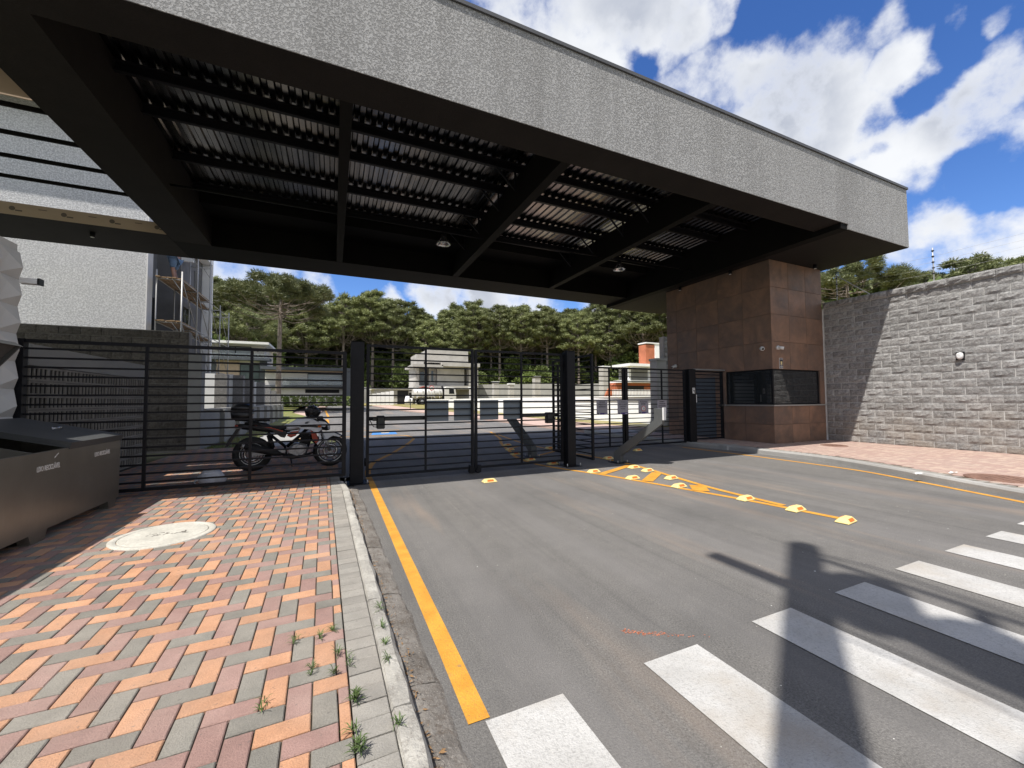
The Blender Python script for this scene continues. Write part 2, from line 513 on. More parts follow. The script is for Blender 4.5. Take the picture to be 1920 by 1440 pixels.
t = NT('rust_porcelain')
v = t.coords('pos', rnd=True)
f = t.noise(1.1, 6, .68, vec=v, lo=.34, hi=.66, dist=.8)
c = t.mix(f, (.14, .096, .074), (.29, .172, .115))
c = t.mix(t.noise(.7, 4, .6, vec=v, lo=.45, hi=.7), c, (.105, .088, .08), .6)
c = t.mix(t.noise(9, 5, .7, vec=v, lo=.5, hi=.75), c, (.28, .15, .095), .45)
t.color(c); t.rough(t.noise(3, 3, vec=v, lo=-.6, hi=1.4)); t.set(Specular_IOR_Level=.25)
MAT['rust_tile'] = t.m
MAT['tile_joint'] = simple('tile_joint', (.15, .105, .08), .9)

t = NT('olive_brushed_metal')
c = t.mix(t.noise(2.2, 5, .6, lo=.3, hi=.7), (.235, .22, .19), (.30, .282, .245))
c = t.mix(t.noise(1., 4, .6, vec=t.coords('pos', (60, 60, 1.5)), lo=.4, hi=.6), c, (.26, .24, .20), .3)
t.color(c); t.rough(.36); t.set(Metallic=.75)
MAT['bin_metal'] = t.m
MAT['bin_lid'] = simple('dark_lid_metal', (.085, .088, .088), .5, metal=.3, var=.12)
MAT['bin_inside'] = simple('dark_bin_inside', (.02, .02, .022), .8)

t = NT('galvanised_roof_sheet')
c = t.mix(t.noise(1.0, 4, .6, vec=t.coords('pos', (9, .7, 9)), lo=.35, hi=.65), (.10, .10, .102), (.20, .192, .185))
c = t.mix(t.noise(.8, 4, .6, lo=.5, hi=.7), c, (.42, .35, .27), .35)
t.color(c); t.rough(.24); t.set(Metallic=1.0)
MAT['roof_sheet'] = t.m

t = NT('field_grass')
c = t.mix(t.noise(.08, 5, .6, lo=.35, hi=.65), (.05, .065, .02), (.11, .11, .045))
c = t.mix(t.noise(.9, 4, .6, lo=.5, hi=.7), c, (.15, .11, .07), .5)
t.color(c); t.rough(.95)
MAT['ground'] = t.m

t = NT('window_pane')
t.color((.02, .023, .025)); t.rough(.03); t.set(Specular_IOR_Level=.9)
MAT['pane'] = t.m
t = NT('clear_railing_glass')
t.color((.6, .66, .68)); t.rough(.05); t.set(Transmission_Weight=.75, Alpha=.6)
MAT['rail_glass'] = t.m

# ------------------------------------------------------------------ mesh helpers


class MB:
    def __init__(s):
        s.v = []; s.f = []; s.m = []; s.s = []

    def face(s, pts, mi=0, sm=False):
        i = len(s.v)
        s.v += [tuple(p) for p in pts]
        s.f.append(tuple(range(i, i + len(pts)))); s.m.append(mi); s.s.append(sm)

    def idx(s, vs, fs, mi=0, sm=False):
        i = len(s.v)
        s.v += [tuple(p) for p in vs]
        for f in fs:
            s.f.append(tuple(i + k for k in f)); s.m.append(mi); s.s.append(sm)

    def box(s, x0, x1, y0, y1, z0, z1, mi=0):
        s.idx([(x0, y0, z0), (x1, y0, z0), (x1, y1, z0), (x0, y1, z0), (x0, y0, z1), (x1, y0, z1), (x1, y1, z1), (x0, y1, z1)],
              [(3, 2, 1, 0), (4, 5, 6, 7), (0, 1, 5, 4), (1, 2, 6, 5), (2, 3, 7, 6), (3, 0, 4, 7)], mi)
        return s

    def cbox(s, x0, x1, y0, y1, z0, z1, c=.01, mi=0):
        """box with chamfered top edges"""
        s.idx([(x0, y0, z0), (x1, y0, z0), (x1, y1, z0), (x0, y1, z0),
               (x0, y0, z1 - c), (x1, y0, z1 - c), (x1, y1, z1 - c), (x0, y1, z1 - c),
               (x0 + c, y0 + c, z1), (x1 - c, y0 + c, z1), (x1 - c, y1 - c, z1), (x0 + c, y1 - c, z1)],
              [(0, 1, 5, 4), (1, 2, 6, 5), (2, 3, 7, 6), (3, 0, 4, 7), (4, 5, 9, 8), (5, 6, 10, 9), (6, 7, 11, 10), (7, 4, 8, 11), (8, 9, 10, 11)], mi)
        return s

    def bar(s, p0, p1, w, h, mi=0, up=(0, 0, 1)):
        p0 = Vector(p0); p1 = Vector(p1); d = (p1 - p0).normalized(); up = Vector(up)
        a = d.cross(up)
        if a.length < 1e-4:
            a = d.cross(Vector((0, 1, 0)))
        a.normalize(); b = a.cross(d).normalized()
        a *= w / 2; b *= h / 2
        vs = [p0 - a - b, p0 + a - b, p0 + a + b, p0 - a + b, p1 - a - b, p1 + a - b, p1 + a + b, p1 - a + b]
        s.idx(vs, [(3, 2, 1, 0), (4, 5, 6, 7), (0, 1, 5, 4), (1, 2, 6, 5), (2, 3, 7, 6), (3, 0, 4, 7)], mi)
        return s

    def tube(s, pts, r, n=8, mi=0, cap=True):
        pts = [Vector(p) for p in pts]
        if not isinstance(r, (list, tuple)):
            r = [r] * len(pts)
        rings = []
        for i, p in enumerate(pts):
            d = (pts[min(i + 1, len(pts) - 1)] - pts[max(i - 1, 0)]).normalized()
            a = d.cross(Vector((0, 0, 1)))
            if a.length < 1e-3:
                a = d.cross(Vector((0, 1, 0)))
            a.normalize(); b = a.cross(d).normalized()
            rings.append([p + (a * math.cos(2 * PI * k / n) + b * math.sin(2 * PI * k / n)) * r[i] for k in range(n)])
        s.loft(rings, mi, cap)
        return s

    def loft(s, rings, mi=0, cap=True, sm=True):
        n = len(rings[0]); base = len(s.v)
        for rg in rings:
            s.v += [tuple(p) for p in rg]
        for i in range(len(rings) - 1):
            for k in range(n):
                a = base + i * n + k; b = base + i * n + (k + 1) % n
                s.f.append((a, b, b + n, a + n)); s.m.append(mi); s.s.append(sm)
        if cap:
            s.f.append(tuple(base + k for k in reversed(range(n)))); s.m.append(mi); s.s.append(False)
            s.f.append(tuple(base + (len(rings) - 1) * n + k for k in range(n))); s.m.append(mi); s.s.append(False)
        return s

    def lathe(s, prof, n=16, c=(0, 0, 0), axis='z', mi=0, cap=True, a0=0.0):
        rings = []
        for (r, z) in prof:
            rg = []
            for k in range(n):
                a = a0 + 2 * PI * k / n
                x, y = r * math.cos(a), r * math.sin(a)
                if axis == 'z':
                    q = (x, y, z)
                elif axis == 'y':
                    q = (x, z, -y)
                else:
                    q = (z, x, y)
                rg.append((c[0] + q[0], c[1] + q[1], c[2] + q[2]))
            rings.append(rg)
        s.loft(rings, mi, cap)
        return s

    def ring(s, R0, r, c=(0, 0, 0), axis='y', n=28, k=8, mi=0, flat=1.0):
        rings = []
        for i in range(n):
            a = 2 * PI * i / n
            rg = []
            for j in range(k):
                b = 2 * PI * j / k
                rad = R0 + r * math.cos(b); w = r * flat * math.sin(b)
                if axis == 'y':
                    q = (rad * math.cos(a), w, rad * math.sin(a))
                elif axis == 'z':
                    q = (rad * math.cos(a), rad * math.sin(a), w)
                else:
                    q = (w, rad * math.cos(a), rad * math.sin(a))
                rg.append((c[0] + q[0], c[1] + q[1], c[2] + q[2]))
            rings.append(rg)
        rings.append(rings[0])
        s.loft(rings, mi, cap=False)
        return s

    def prism(s, poly, d0, d1, axis='y', mi=0):
        """extrude a 2D outline; axis y: poly is (x,z); axis x: (y,z); axis z: (x,y)"""
        def q(p, d):
            return {'y': (p[0], d, p[1]), 'x': (d, p[0], p[1]), 'z': (p[0], p[1], d)}[axis]
        n = len(poly); b = len(s.v)
        s.v += [q(p, d0) for p in poly] + [q(p, d1) for p in poly]
        s.f += [tuple(b + k for k in range(n)), tuple(b + n + k for k in reversed(range(n)))]
        s.m += [mi, mi]; s.s += [False, False]
        for k in range(n):
            s.f.append((b + k, b + n + k, b + n + (k + 1) % n, b + (k + 1) % n)); s.m.append(mi); s.s.append(False)
        return s

    def mesh(s, name, mats):
        me = bpy.data.meshes.new(name)
        me.from_pydata(s.v, [], s.f)
        if not isinstance(mats, (list, tuple)):
            mats = [mats]
        for m in mats:
            me.materials.append(MAT[m] if isinstance(m, str) else m)
        me.polygons.foreach_set('material_index', s.m)
        me.polygons.foreach_set('use_smooth', s.s)
        me.update()
        return me

    def build(s, name, mats, parent=None, bev=0.0, fix=True):
        me = s.mesh(name, mats)
        if fix:
            import bmesh
            bm = bmesh.new(); bm.from_mesh(me)
            bmesh.ops.recalc_face_normals(bm, faces=bm.faces)
            bm.to_mesh(me); bm.free()
        return link(name, me, parent, bev=bev)


def link(name, me, parent=None, loc=None, rot=None, bev=0.0):
    o = bpy.data.objects.new(name, me)
    COL.objects.link(o)
    if parent is not None:
        o.parent = parent
    if loc is not None:
        o.location = loc
    if rot is not None:
        o.rotation_euler = rot
    if bev:
        b = o.modifiers.new('bevel', 'BEVEL')
        b.width = bev; b.segments = 1; b.limit_method = 'ANGLE'; b.angle_limit = R(40)
    return o


def tag(o, label=None, cat=None, group=None, kind=None):
    if label: o['label'] = label
    if cat: o['category'] = cat
    if group: o['group'] = group
    if kind: o['kind'] = kind
    return o


def thing(name, label, cat, loc=(0, 0, 0), rz=0.0, group=None):
    o = bpy.data.objects.new(name, None)
    o.empty_display_size = .2
    COL.objects.link(o)
    o.location = loc
    o.rotation_euler = (0, 0, rz)
    return tag(o, label, cat, group)


def copy_tree(o, parent=None):
    c = o.copy()
    COL.objects.link(c)
    if parent is not None:
        c.parent = parent
    for ch in list(KIDS.get(o.name, [])) or list(o.children):
        copy_tree(ch, c)
    return c


KIDS = {}


def text(body, size, parent, mat, loc, rot, name='lettering', ext=.0008, align='CENTER', sx=1.0):
    cu = bpy.data.curves.new(name, 'FONT')
    cu.body = body
    cu.size = size
    cu.align_x = align
    cu.align_y = 'CENTER'
    cu.extrude = ext
    cu.resolution_u = 2
    cu.offset = size * .012
    cu.materials.append(MAT[mat])
    tmp = bpy.data.objects.new(name, cu)
    COL.objects.link(tmp)
    dg = bpy.context.evaluated_depsgraph_get()
    me = bpy.data.meshes.new_from_object(tmp.evaluated_get(dg))
    bpy.data.objects.remove(tmp)
    me.name = name
    o = link(name, me, parent, loc, rot)
    o.scale = (sx, 1, 1)
    return o


def superring(c, u, v, hw, hh, n=12, p=2.4):
    """a rounded-square ring about c in the plane of u and v"""
    c = Vector(c); u = Vector(u); v = Vector(v); out = []
    for k in range(n):
        a = 2 * PI * k / n
        ca, sa = math.cos(a), math.sin(a)
        out.append(c + u * (hw * math.copysign(abs(ca) ** (2 / p), ca)) + v * (hh * math.copysign(abs(sa) ** (2 / p), sa)))
    return out


def zt(x, y):
    """height of the street: level by the gate, a gentle climb beyond"""
    return max(0.0, .018 * (.41 * x + .91 * y - 21.0))


# ------------------------------------------------------------------ the ground
def grid_sheet(name, poly_fn, x0, x1, y0, y1, step, zfn, mats, parent=None):
    pass


m = MB()
xs = [-900, -500, -250, -140] + list(range(-100, 141, 5)) + [200, 300, 500, 900]
ys = [-900, -400, -150, -60] + list(range(-30, 181, 5)) + [250, 350, 500, 900]
nx, ny = len(xs), len(ys)
vs = []
for y in ys:
    for x in xs:
        h = zt(x, y) if y > -30 else 0
        h = min(h, 3.0)
        vs.append((x, y, h - .10))
fs = [(j * nx + i, j * nx + i + 1, (j + 1) * nx + i + 1, (j + 1) * nx + i) for j in range(ny - 1) for i in range(nx - 1)]
m.idx(vs, fs)
tag(m.build('ground', 'ground'), 'grass and bare earth stretching out behind the houses', kind='structure')

# the asphalt, as a sheet that follows the same climb
road = bpy.data.objects.new('road', None)
COL.objects.link(road)
tag(road, 'dark grey asphalt road running up to and through the gates', kind='structure')
m = MB()
step = 1.0
x_lo = -7.0
for j in range(-14, 66):
    y0, y1 = j * step, (j + 1) * step
    if y0 >= 17:
        a, b = -3.2, 12.9
        if y0 >= 26: a, b = -1.6, 12.0
        if y0 >= 34: a, b = -1.6, 9.8
        if y0 >= 44: a, b = -1.6, 8.6
    elif y0 < 1.0:
        a, b = (-16.0, 30.0) if y0 < -3 else (.33, 30.0)
    elif y0 < 8:
        a, b = .33, 10.6
    else:
        a, b = .1, 11.0
    x = a
    while x < b - 1e-6:
        x2 = min(b, x + 2.0)
        m.face([(x, y0, zt(x, y0)), (x2, y0, zt(x2, y0)), (x2, y1, zt(x2, y1)), (x, y1, zt(x, y1))])
        x = x2
asph = m.build('asphalt', 'asphalt', road)


def ribbon(name, pts, w, mat, parent, z=.004, kind=None):
    m = MB(); n = len(pts); L = []; Rr = []
    for i, p in enumerate(pts):
        a = Vector(pts[max(0, i - 1)][:2]); b = Vector(pts[min(n - 1, i + 1)][:2])
        d = (b - a).normalized(); q = Vector((-d.y, d.x)) * (w / 2)
        c = Vector(p[:2])
        L.append(c + q); Rr.append(c - q)
    for i in range(n - 1):
        m.face([(*Rr[i], zt(*Rr[i]) + z), (*Rr[i + 1], zt(*Rr[i + 1]) + z), (*L[i + 1], zt(*L[i + 1]) + z), (*L[i], zt(*L[i]) + z)])
    return m.build(name, mat, parent)


def smooth(pts, n=6):
    out = []
    P = [Vector((*p[:2], 0)) for p in pts]
    for i in range(len(P) - 1):
        p0 = P[max(0, i - 1)]; p1 = P[i]; p2 = P[i + 1]; p3 = P[min(len(P) - 1, i + 2)]
        for k in range(n):
            t = k / n
            out.append(.5 * ((2 * p1) + (p2 - p0) * t + (2 * p0 - 5 * p1 + 4 * p2 - p3) * t * t + (3 * p1 - p0 - 3 * p2 + p3) * t ** 3))
    out.append(P[-1])
    return [(p.x, p.y) for p in out]


def jag(pts, amp=.006):
    return [(x + random.uniform(-amp, amp), y) for x, y in pts]


left_line = [(.597, 1.70), (.60, 2.2), (.60, 3), (.602, 4), (.605, 5), (.61, 6), (.612, 7), (.613, 7.85)]
loop = smooth([(.613, 7.85), (.66, 8.6), (.85, 9.6), (1.16, 10.4), (1.55, 11.35), (2.45, 14.0), (2.80, 15.6), (2.55, 16.7), (1.4, 16.95), (-1.2, 17.0)], 5)
def dense(pts, k=10):
    out = []
    for i in range(len(pts) - 1):
        for q in range(k):
            t = q / k
            out.append((pts[i][0] * (1 - t) + pts[i + 1][0] * t, pts[i][1] * (1 - t) + pts[i + 1][1] * t))
    return out + [pts[-1]]


ribbon('yellow_edge_line', dense(left_line, 12), .1, 'yellow_paint', road)
ribbon('yellow_loop_line', loop, .11, 'yellow_paint', road, z=.006)
ribbon('yellow_edge_line', smooth([(9.3, 8.6), (9.36, 7.4), (9.38, 6.0), (9.30, 4.4), (8.95, 3.4), (8.68, 2.75), (8.35, 2.0), (7.9, 1.2)]), .1, 'yellow_paint', road)
# painted island between the two lanes
isl_l = [(5.42, 2.62), (5.26, 3.6), (5.06, 4.45), (4.80, 5.45), (4.55, 6.3), (4.22, 7.15), (4.06, 7.9), (4.12, 8.9), (4.42, 10.0), (5.0, 12.0), (5.6, 13.6), (6.4, 16.6)]
isl_r = [(5.40, 3.35), (5.44, 4.4), (5.62, 5.4), (5.80, 6.3), (5.88, 7.0), (5.86, 8.0), (5.72, 9.2), (5.62, 10.6), (5.72, 12.3), (6.3, 16.0)]
ribbon('yellow_island_line', smooth(isl_l, 4), .10, 'yellow_paint', road)
ribbon('yellow_island_line', smooth(isl_r, 4), .10, 'yellow_paint', road, z=.006)
for a, b, w in [((4.62, 6.20), (5.74, 6.74), .15), ((4.91, 5.32), (5.66, 5.86), .19), ((5.12, 4.40), (5.40, 4.72), .24), ((4.2, 8.6), (5.7, 9.6), .12), ((4.6, 10.6), (5.6, 11.3), .12)]:
    ribbon('yellow_chevron_bar', [a, b], w, 'yellow_paint', road, z=.008)
# crosswalk
for k in range(12):
    xa = .62 + k * .896
    m = MB()
    ya = 1.69 + k * .013 + random.uniform(-.012, .012)
    n = 14
    for i in range(n):
        y0, y1 = ya - i * 3.2 / n, ya - (i + 1) * 3.2 / n
        e = .004
        m.face([(xa, y1, .005), (xa + .392, y1, .005), (xa + .392, y0, .005), (xa, y0, .005)])
    m.build('crosswalk_stripe', 'white_paint', road)
# far markings: dashes by the pink pavement, blue bay symbol
ribbon('yellow_dash', [(-.75, 47.6), (-.45, 38.0), (-.30, 34.0)], .16, 'yellow_paint', road)
ribbon('yellow_dash', [(-.40, 31.2), (-.30, 27.0)], .2, 'yellow_paint', road)
m = MB(); m.face([(1.45, 17.5, .005), (2.5, 17.45, .005), (2.62, 19.1, .005), (1.7, 19.5, .005)])
m.build('blue_bay_mark', 'blue_paint', road)
m = MB(); m.face([(1.9, 18.1, .009), (2.25, 18.1, .009), (2.3, 18.8, .009), (1.98, 18.8, .009)])
m.build('white_bay_symbol', 'white_paint', road)
ribbon('yellow_bay_line', [(-.6, 20.4), (2.95, 20.0)], .1, 'yellow_paint', road)
ribbon('yellow_bay_line', [(1.2, 24.5), (4.5, 24.0)], .1, 'white_paint', road)

# scattered grit and paper flecks on the asphalt
m = MB()
rg = random.Random(3)
for k in range(420):
    x = rg.uniform(.7, 9); y = rg.uniform(.7, 7.0)
    s = rg.uniform(.002, .006) * (1.9 if rg.random() < .06 else 1); h = s * rg.uniform(.3, .8)
    a = rg.uniform(0, 6.28)
    pts = [(x + s * math.cos(a + q * 2.1) * rg.uniform(.7, 1.2), y + s * math.sin(a + q * 2.1) * rg.uniform(.7, 1.2), .001) for q in range(3)]
    mi = 0 if rg.random() < .35 else 1
    m.face(pts, mi)
    top = (x, y, h)
    for q in range(3):
        m.face([pts[q], pts[(q + 1) % 3], top], mi)
tag(m.build('grit', ['litter_white', 'kerb'], road), kind='stuff')
# orange smears of paint or clay on the lane
m = MB()
for k in range(150):
    tq = abs(rg.gauss(0, .45))
    x = 1.62 + tq * .34 + rg.gauss(0, .012); y = 1.97 - tq * .22 + rg.gauss(0, .012)
    s = rg.uniform(.0015, .007)
    m.face([(x - s, y, .003), (x, y - s * .5, .003), (x + s * 1.4, y - s * .3, .003), (x, y + s * .5, .003)])
tag(m.build('clay_smear', 'clay', road), kind='stuff')

# ------------------------------------------------------------------ left pavement: herringbone pavers, border course, kerb
ZP = .12
TH = R(1.25)                                   # the kerb runs a touch off the gate's square


def rot(x, y):
    """pavement frame -> world"""
    return (.375 + (x * math.cos(TH) - y * math.sin(TH)), x * math.sin(TH) + y * math.cos(TH))


def herring(x0, x1, y0, y1):
    """90 degree herringbone of 0.2 x 0.1 m pavers: (x, y, along_x, colour)"""
    out = []
    c = .1
    for i in range(int(math.floor(x0 / c)) - 1, int(math.ceil(x1 / c)) + 1):
        for j in range(int(math.floor(y0 / c)) - 1, int(math.ceil(y1 / c)) + 1):
            k = (i + j) % 4
            if k == 0:
                bx = (i * c, (i + 2) * c, j * c, (j + 1) * c, True)
            elif k == 2:
                bx = (i * c, (i + 1) * c, j * c, (j + 2) * c, False)
            else:
                continue
            n = (i + j) // 4
            col = (i + n) % 3
            if random.random() < .015:
                col = random.randrange(3)
            a0, a1 = max(bx[0], x0), min(bx[1], x1)
            b0, b1 = max(bx[2], y0), min(bx[3], y1)
            if a1 - a0 < .025 or b1 - b0 < .025:
                continue
            out.append((a0, a1, b0, b1, col))
    return out


COLS = ['pav_orange', 'pav_mauve', 'pav_grey']
pavement = bpy.data.objects.new('pavement', None)
COL.objects.link(pavement)
tag(pavement, 'pavement of orange, mauve and grey herringbone pavers beside the recycling container', kind='structure')
m = MB()
poly = [rot(-.375 - .05, -3.0), rot(-.17, 7.6), (.1, 9.2), (.1, 13.5), (-3.58, 13.5), (-3.62, -3.0)]
m.prism(poly, -.08, ZP - .012, 'z')
tag(m.build('bedding', 'pav_bed', pavement), kind='structure')

pv = herring(-4.1, -.252, .3, 7.6)
pv = [p for p in pv]
# distance from the lens decides which pavers are parts of their own
def vis(p):
    x, y = rot((p[0] + p[1]) / 2, (p[2] + p[3]) / 2)
    d = Vector((x, y, ZP - 1.4))
    w = d.dot(fw)
    if w < .2:
        return None
    px = 960 + 746 * d.dot(rr) / w; py = 720 - 746 * d.dot(uu) / w
    return (w, px, py)


scored = []
for p in pv:
    q = vis(p)
    ok = q is not None and -60 < q[1] < 1980 and q[2] < 1480 and not (rot((p[0] + p[1]) / 2, 0)[0] < -2.45 and rot(0, p[2])[1] > 2.8)
    scored.append((q[0] if ok else 99 + random.random(), p))
scored.sort(key=lambda a: a[0])
MESHES = {}


def paver_mesh(w, l, mat):
    key = (round(w, 3), round(l, 3), mat)
    if key not in MESHES:
        g = .0030
        MESHES[key] = MB().cbox(-w / 2 + g, w / 2 - g, -l / 2 + g, l / 2 - g, -.05, 0, .004).mesh('paver', mat)
    return MESHES[key]


rest = MB()
for n, (d, p) in enumerate(scored):
    w, l = p[1] - p[0], p[3] - p[2]
    x, y = rot((p[0] + p[1]) / 2, (p[2] + p[3]) / 2)
    dz = random.gauss(0, .0011)
    if n < 300:
        link('paver', paver_mesh(w, l, COLS[p[4]]), pavement, (x, y, ZP + dz), (random.gauss(0, .004), random.gauss(0, .004), TH + random.gauss(0, .004)))
    else:
        g = .0030
        i0 = len(rest.v)
        rest.cbox(p[0] + g, p[1] - g, p[2] + g, p[3] - g, ZP - .05, ZP + dz, .004, p[4])
        for k in range(i0, len(rest.v)):
            q = rest.v[k]
            rest.v[k] = (*rot(q[0], q[1]), q[2])
# beyond the fence the same paving goes on
for p in herring(-3.58, .1, 7.6, 13.5):
    g = .0025
    rest.cbox(p[0] + g, p[1] - g, p[2] + g, p[3] - g, ZP - .05, ZP + random.gauss(0, .001), .004, p[4])
tag(rest.build('herringbone_pavers', COLS, pavement, fix=False), kind='stuff')

# border course of grey pavers laid across, each a piece
y = -.6
while y < 7.5:
    x, yy = rot(-.177, y)
    link('border_paver', paver_mesh(.148, .1, 'pav_border'), pavement, (x, yy, ZP + random.gauss(0, .0012)), (random.gauss(0, .004), random.gauss(0, .004), TH + random.gauss(0, .008)))
    y += .1005

kerb = bpy.data.objects.new('kerb', None)
COL.objects.link(kerb)
tag(kerb, 'weathered pale concrete kerb edging the herringbone pavement', kind='structure')
y = -2.2
lens = [.98, 1.0, 1.02, .97, 1.0]
n = 0
rk = random.Random(5)
while y < 6.9:
    L = lens[n % 5]
    m = MB()
    segs = 8
    y1 = min(y + L - .008, 7.0)
    rows = []
    for i in range(segs + 1):
        yy = y + (y1 - y) * i / segs
        e = lambda a: rk.uniform(-a, a)
        f = .055 * max(0, (yy - 6.3)) ** 2 * 2            # swings in at the gate post
        pr = [(-.02 + e(.005) - f, -.12), (.0 + e(.006) - f, .085 + e(.004)), (-.022 + e(.007) - f, ZP + .002 + e(.003)), (-.055 - f, ZP + .006), (-.092 + e(.004) - f, ZP + .004 + e(.003)), (-.101 - f, ZP - .01), (-.101 - f, -.12)]
        rows.append([(*rot(a, yy), z) for a, z in pr])
    m.loft(rows, sm=False)
    m.build('kerb_stone', 'kerb', kerb)
    y += L; n += 1
gut = bpy.data.objects.new('gutter', None)
COL.objects.link(gut)
tag(gut, 'stained concrete gutter strip between kerb and asphalt', kind='structure')
y = -2.0; n = 0
while y < 6.9:
    L = 1.0
    m = MB(); rows = []; segs = 10
    y1 = min(y + L - .010, 6.95)
    for i in range(segs + 1):
        yy = y + (y1 - y) * i / segs
        wv = .135 + .03 * mnoise.noise(Vector((yy * 1.7, 3.3, 0)))
        pr = [(-.02, -.12), (-.015, .030 + rk.uniform(-.004, .004)), (.05, .034 + rk.uniform(-.004, .004)), (wv, .016 + rk.uniform(-.003, .003)), (wv + .022 + rk.uniform(-.008, .008), .002), (wv + .03, -.12)]
        rows.append([(*rot(a, yy), z) for a, z in pr])
    m.loft(rows, sm=False)
    m.build('gutter_slab', 'gutter', gut)
    y += L; n += 1
# dry leaf litter caught along the kerb foot
m = MB()
for k in range(520):
    cl = rk.choice([2.0, 2.3, 2.9, 3.4, 4.5, 4.9, 5.7, 6.1, 6.4, 1.5, 1.2])
    yy = rk.gauss(cl, .16); a = abs(rk.gauss(0, .030)) + .002
    if yy > 6.7:
        continue
    x, y = rot(a, yy)
    s = rk.uniform(.004, .016); an = rk.uniform(0, 6.28)
    z0 = .036 + rk.uniform(0, .012)
    c, sn = math.cos(an), math.sin(an)
    m.face([(x - s * c, y - s * sn, z0), (x + s * .3 * sn, y - s * .3 * c, z0 + rk.uniform(0, .006)), (x + s * c, y + s * sn, z0 + rk.uniform(0, .008)), (x - s * .3 * sn, y + s * .3 * c, z0)])
tag(m.build('leaf_litter', 'litter_brown'), 'dry brown leaf litter caught along the foot of the kerb', 'litter', kind='stuff')

# weeds
WEEDS = [((-.18, 2.434), 'small weed in the paver joints, the farthest to the left of its row'),
         ((-.051, 2.426), 'weed sprouting beside an orange paver, middle of the farthest row'),
         ((.015, 2.47), 'weed tuft at the right end of the farthest row, by the grey border'),
         ((.082, 2.152), 'weed in the joint between mauve pavers and the grey border course'),
         ((-.077, 2.152), 'lone weed with long blades between orange and mauve pavers'),
         ((.015, 2.078), 'weed growing between two small orange cut pavers near the border'),
         ((-.251, 2.005), 'lone weed in a joint farthest out from the border course'),
         ((.090, 1.87), 'bushy weed at the joint of the border course, behind the nearest two'),
         ((.092, 1.735), 'small weed between two bushier ones on the border joint'),
         ((.098, 1.62), 'nearest and bushiest weed on the border joint'),
         ((.272, 2.60), 'weed beside the kerb, farthest of the line along it'),
         ((.268, 2.40), 'thin weed beside the kerb, second from the far end'),
         ((.262, 2.25), 'weed beside the kerb, third from the far end'),
         ((.258, 2.09), 'tangled weed beside the kerb where the border pavers end'),
         ((.246, 1.66), 'nearest weed beside the kerb'),
         ((.032, 2.24), 'tiny weed beside the cut pavers near the border')]
for n, ((x, y), lab) in enumerate(WEEDS):
    m = MB()
    big = n in (7, 9)
    for sprig in range(3 if big else 2):
        ox, oy = x + random.gauss(0, .006), y + random.gauss(0, .02)
        for b in range(24 if big else 10):
            a = random.uniform(0, 2 * PI)
            L = random.uniform(.022, .060)
            el = random.uniform(.25, 1.2)
            zb = ZP + random.uniform(0, .035 if big else .018)
            p = Vector((ox, oy, zb)); d = Vector((math.cos(a) * math.cos(el), math.sin(a) * math.cos(el), math.sin(el)))
            q = Vector((-math.sin(a), math.cos(a), 0)) * .0021
            mid = p + d * L * .55 + Vector((0, 0, .003)); tip = p + d * L - Vector((0, 0, L * .25))
            m.face([p - q * .6, p + q * .6, mid + q, mid - q]); m.face([mid - q, mid + q, tip])
    o = m.build('weed', 'weed', fix=False)
    tag(o, lab, 'weed', 'weeds growing in the paving joints')

# manhole covers
def manhole(x, y, z, r, matlid, matrim, label, mark):
    t_ = thing('manhole_cover', label, 'manhole cover', (x, y, z))
    MB().lathe([(r, -.03), (r, .006), (r - .012, .010), (r - .055, .010), (r - .06, .004), (r - .06, -.03)], 40, cap=False).build('rim', matrim, t_, fix=True)
    MB().lathe([(r - .064, -.03), (r - .064, .006), (r - .072, .009)], 40).build('lid', matlid, t_)
    mm = MB()
    if mark:
        rm = random.Random(2)
        for k in range(26):
            a = (rm.uniform(-.16, .16), rm.uniform(-.05, .05))
            L = rm.uniform(.01, .05); an = rm.choice([0.3, 1.2, 2.0, .1])
            mm.bar((a[0], a[1], .0095), (a[0] + L * math.cos(an), a[1] + L * math.sin(an), .0095), .006, .004)
        mm.build('cast_marks', 'gutter', t_)
    else:
        for k in range(-4, 5):
            h = math.sqrt(max(0, (r - .10) ** 2 - (k * .06) ** 2))
            mm.bar((-h, k * .06, .010), (h, k * .06, .010), .022, .008)
        mm.build('cast_ribs', matlid, t_)
    return t_


manhole(-1.47, 4.94, ZP + .002, .40, 'manhole', 'manhole', 'round pale concrete manhole cover in the herringbone pavement', True)
manhole(9.62, 2.62, ZP + .002, .40, 'iron', 'iron', 'round rusty brown manhole cover near the right kerb', False)
manhole(12.42, 6.33, ZP + .002, .30, 'iron', 'iron', 'small rusty round cover by the foot of the stone wall', False)

# ------------------------------------------------------------------ right pavement
kf = smooth([(9.72, 14.2), (9.70, 10.2), (9.72, 8.5), (9.90, 7.6), (9.90, 6.5), (9.84, 5.2), (9.36, 3.85), (8.88, 2.85), (8.55, 2.1), (8.0, 1.1), (6.9, -.6)], 5)
pave_r = bpy.data.objects.new('pavement', None)
COL.objects.link(pave_r)
tag(pave_r, 'pinkish paved area in front of the split-face stone wall', kind='structure')


def off(pts, d):
    out = []
    for i, p in enumerate(pts):
        a = Vector(pts[max(0, i - 1)]); b = Vector(pts[min(len(pts) - 1, i + 1)])
        q = (b - a).normalized(); out.append((p[0] - q.y * d, p[1] + q.x * d))
    return out


kin = off(kf, .13); kin2 = off(kf, .33)
m = MB()
m.prism([*kin, (15, -1.5), (15, 14.2)], -.08, ZP - .012, 'z')
tag(m.build('bedding', 'pav_bed', pave_r), kind='structure')


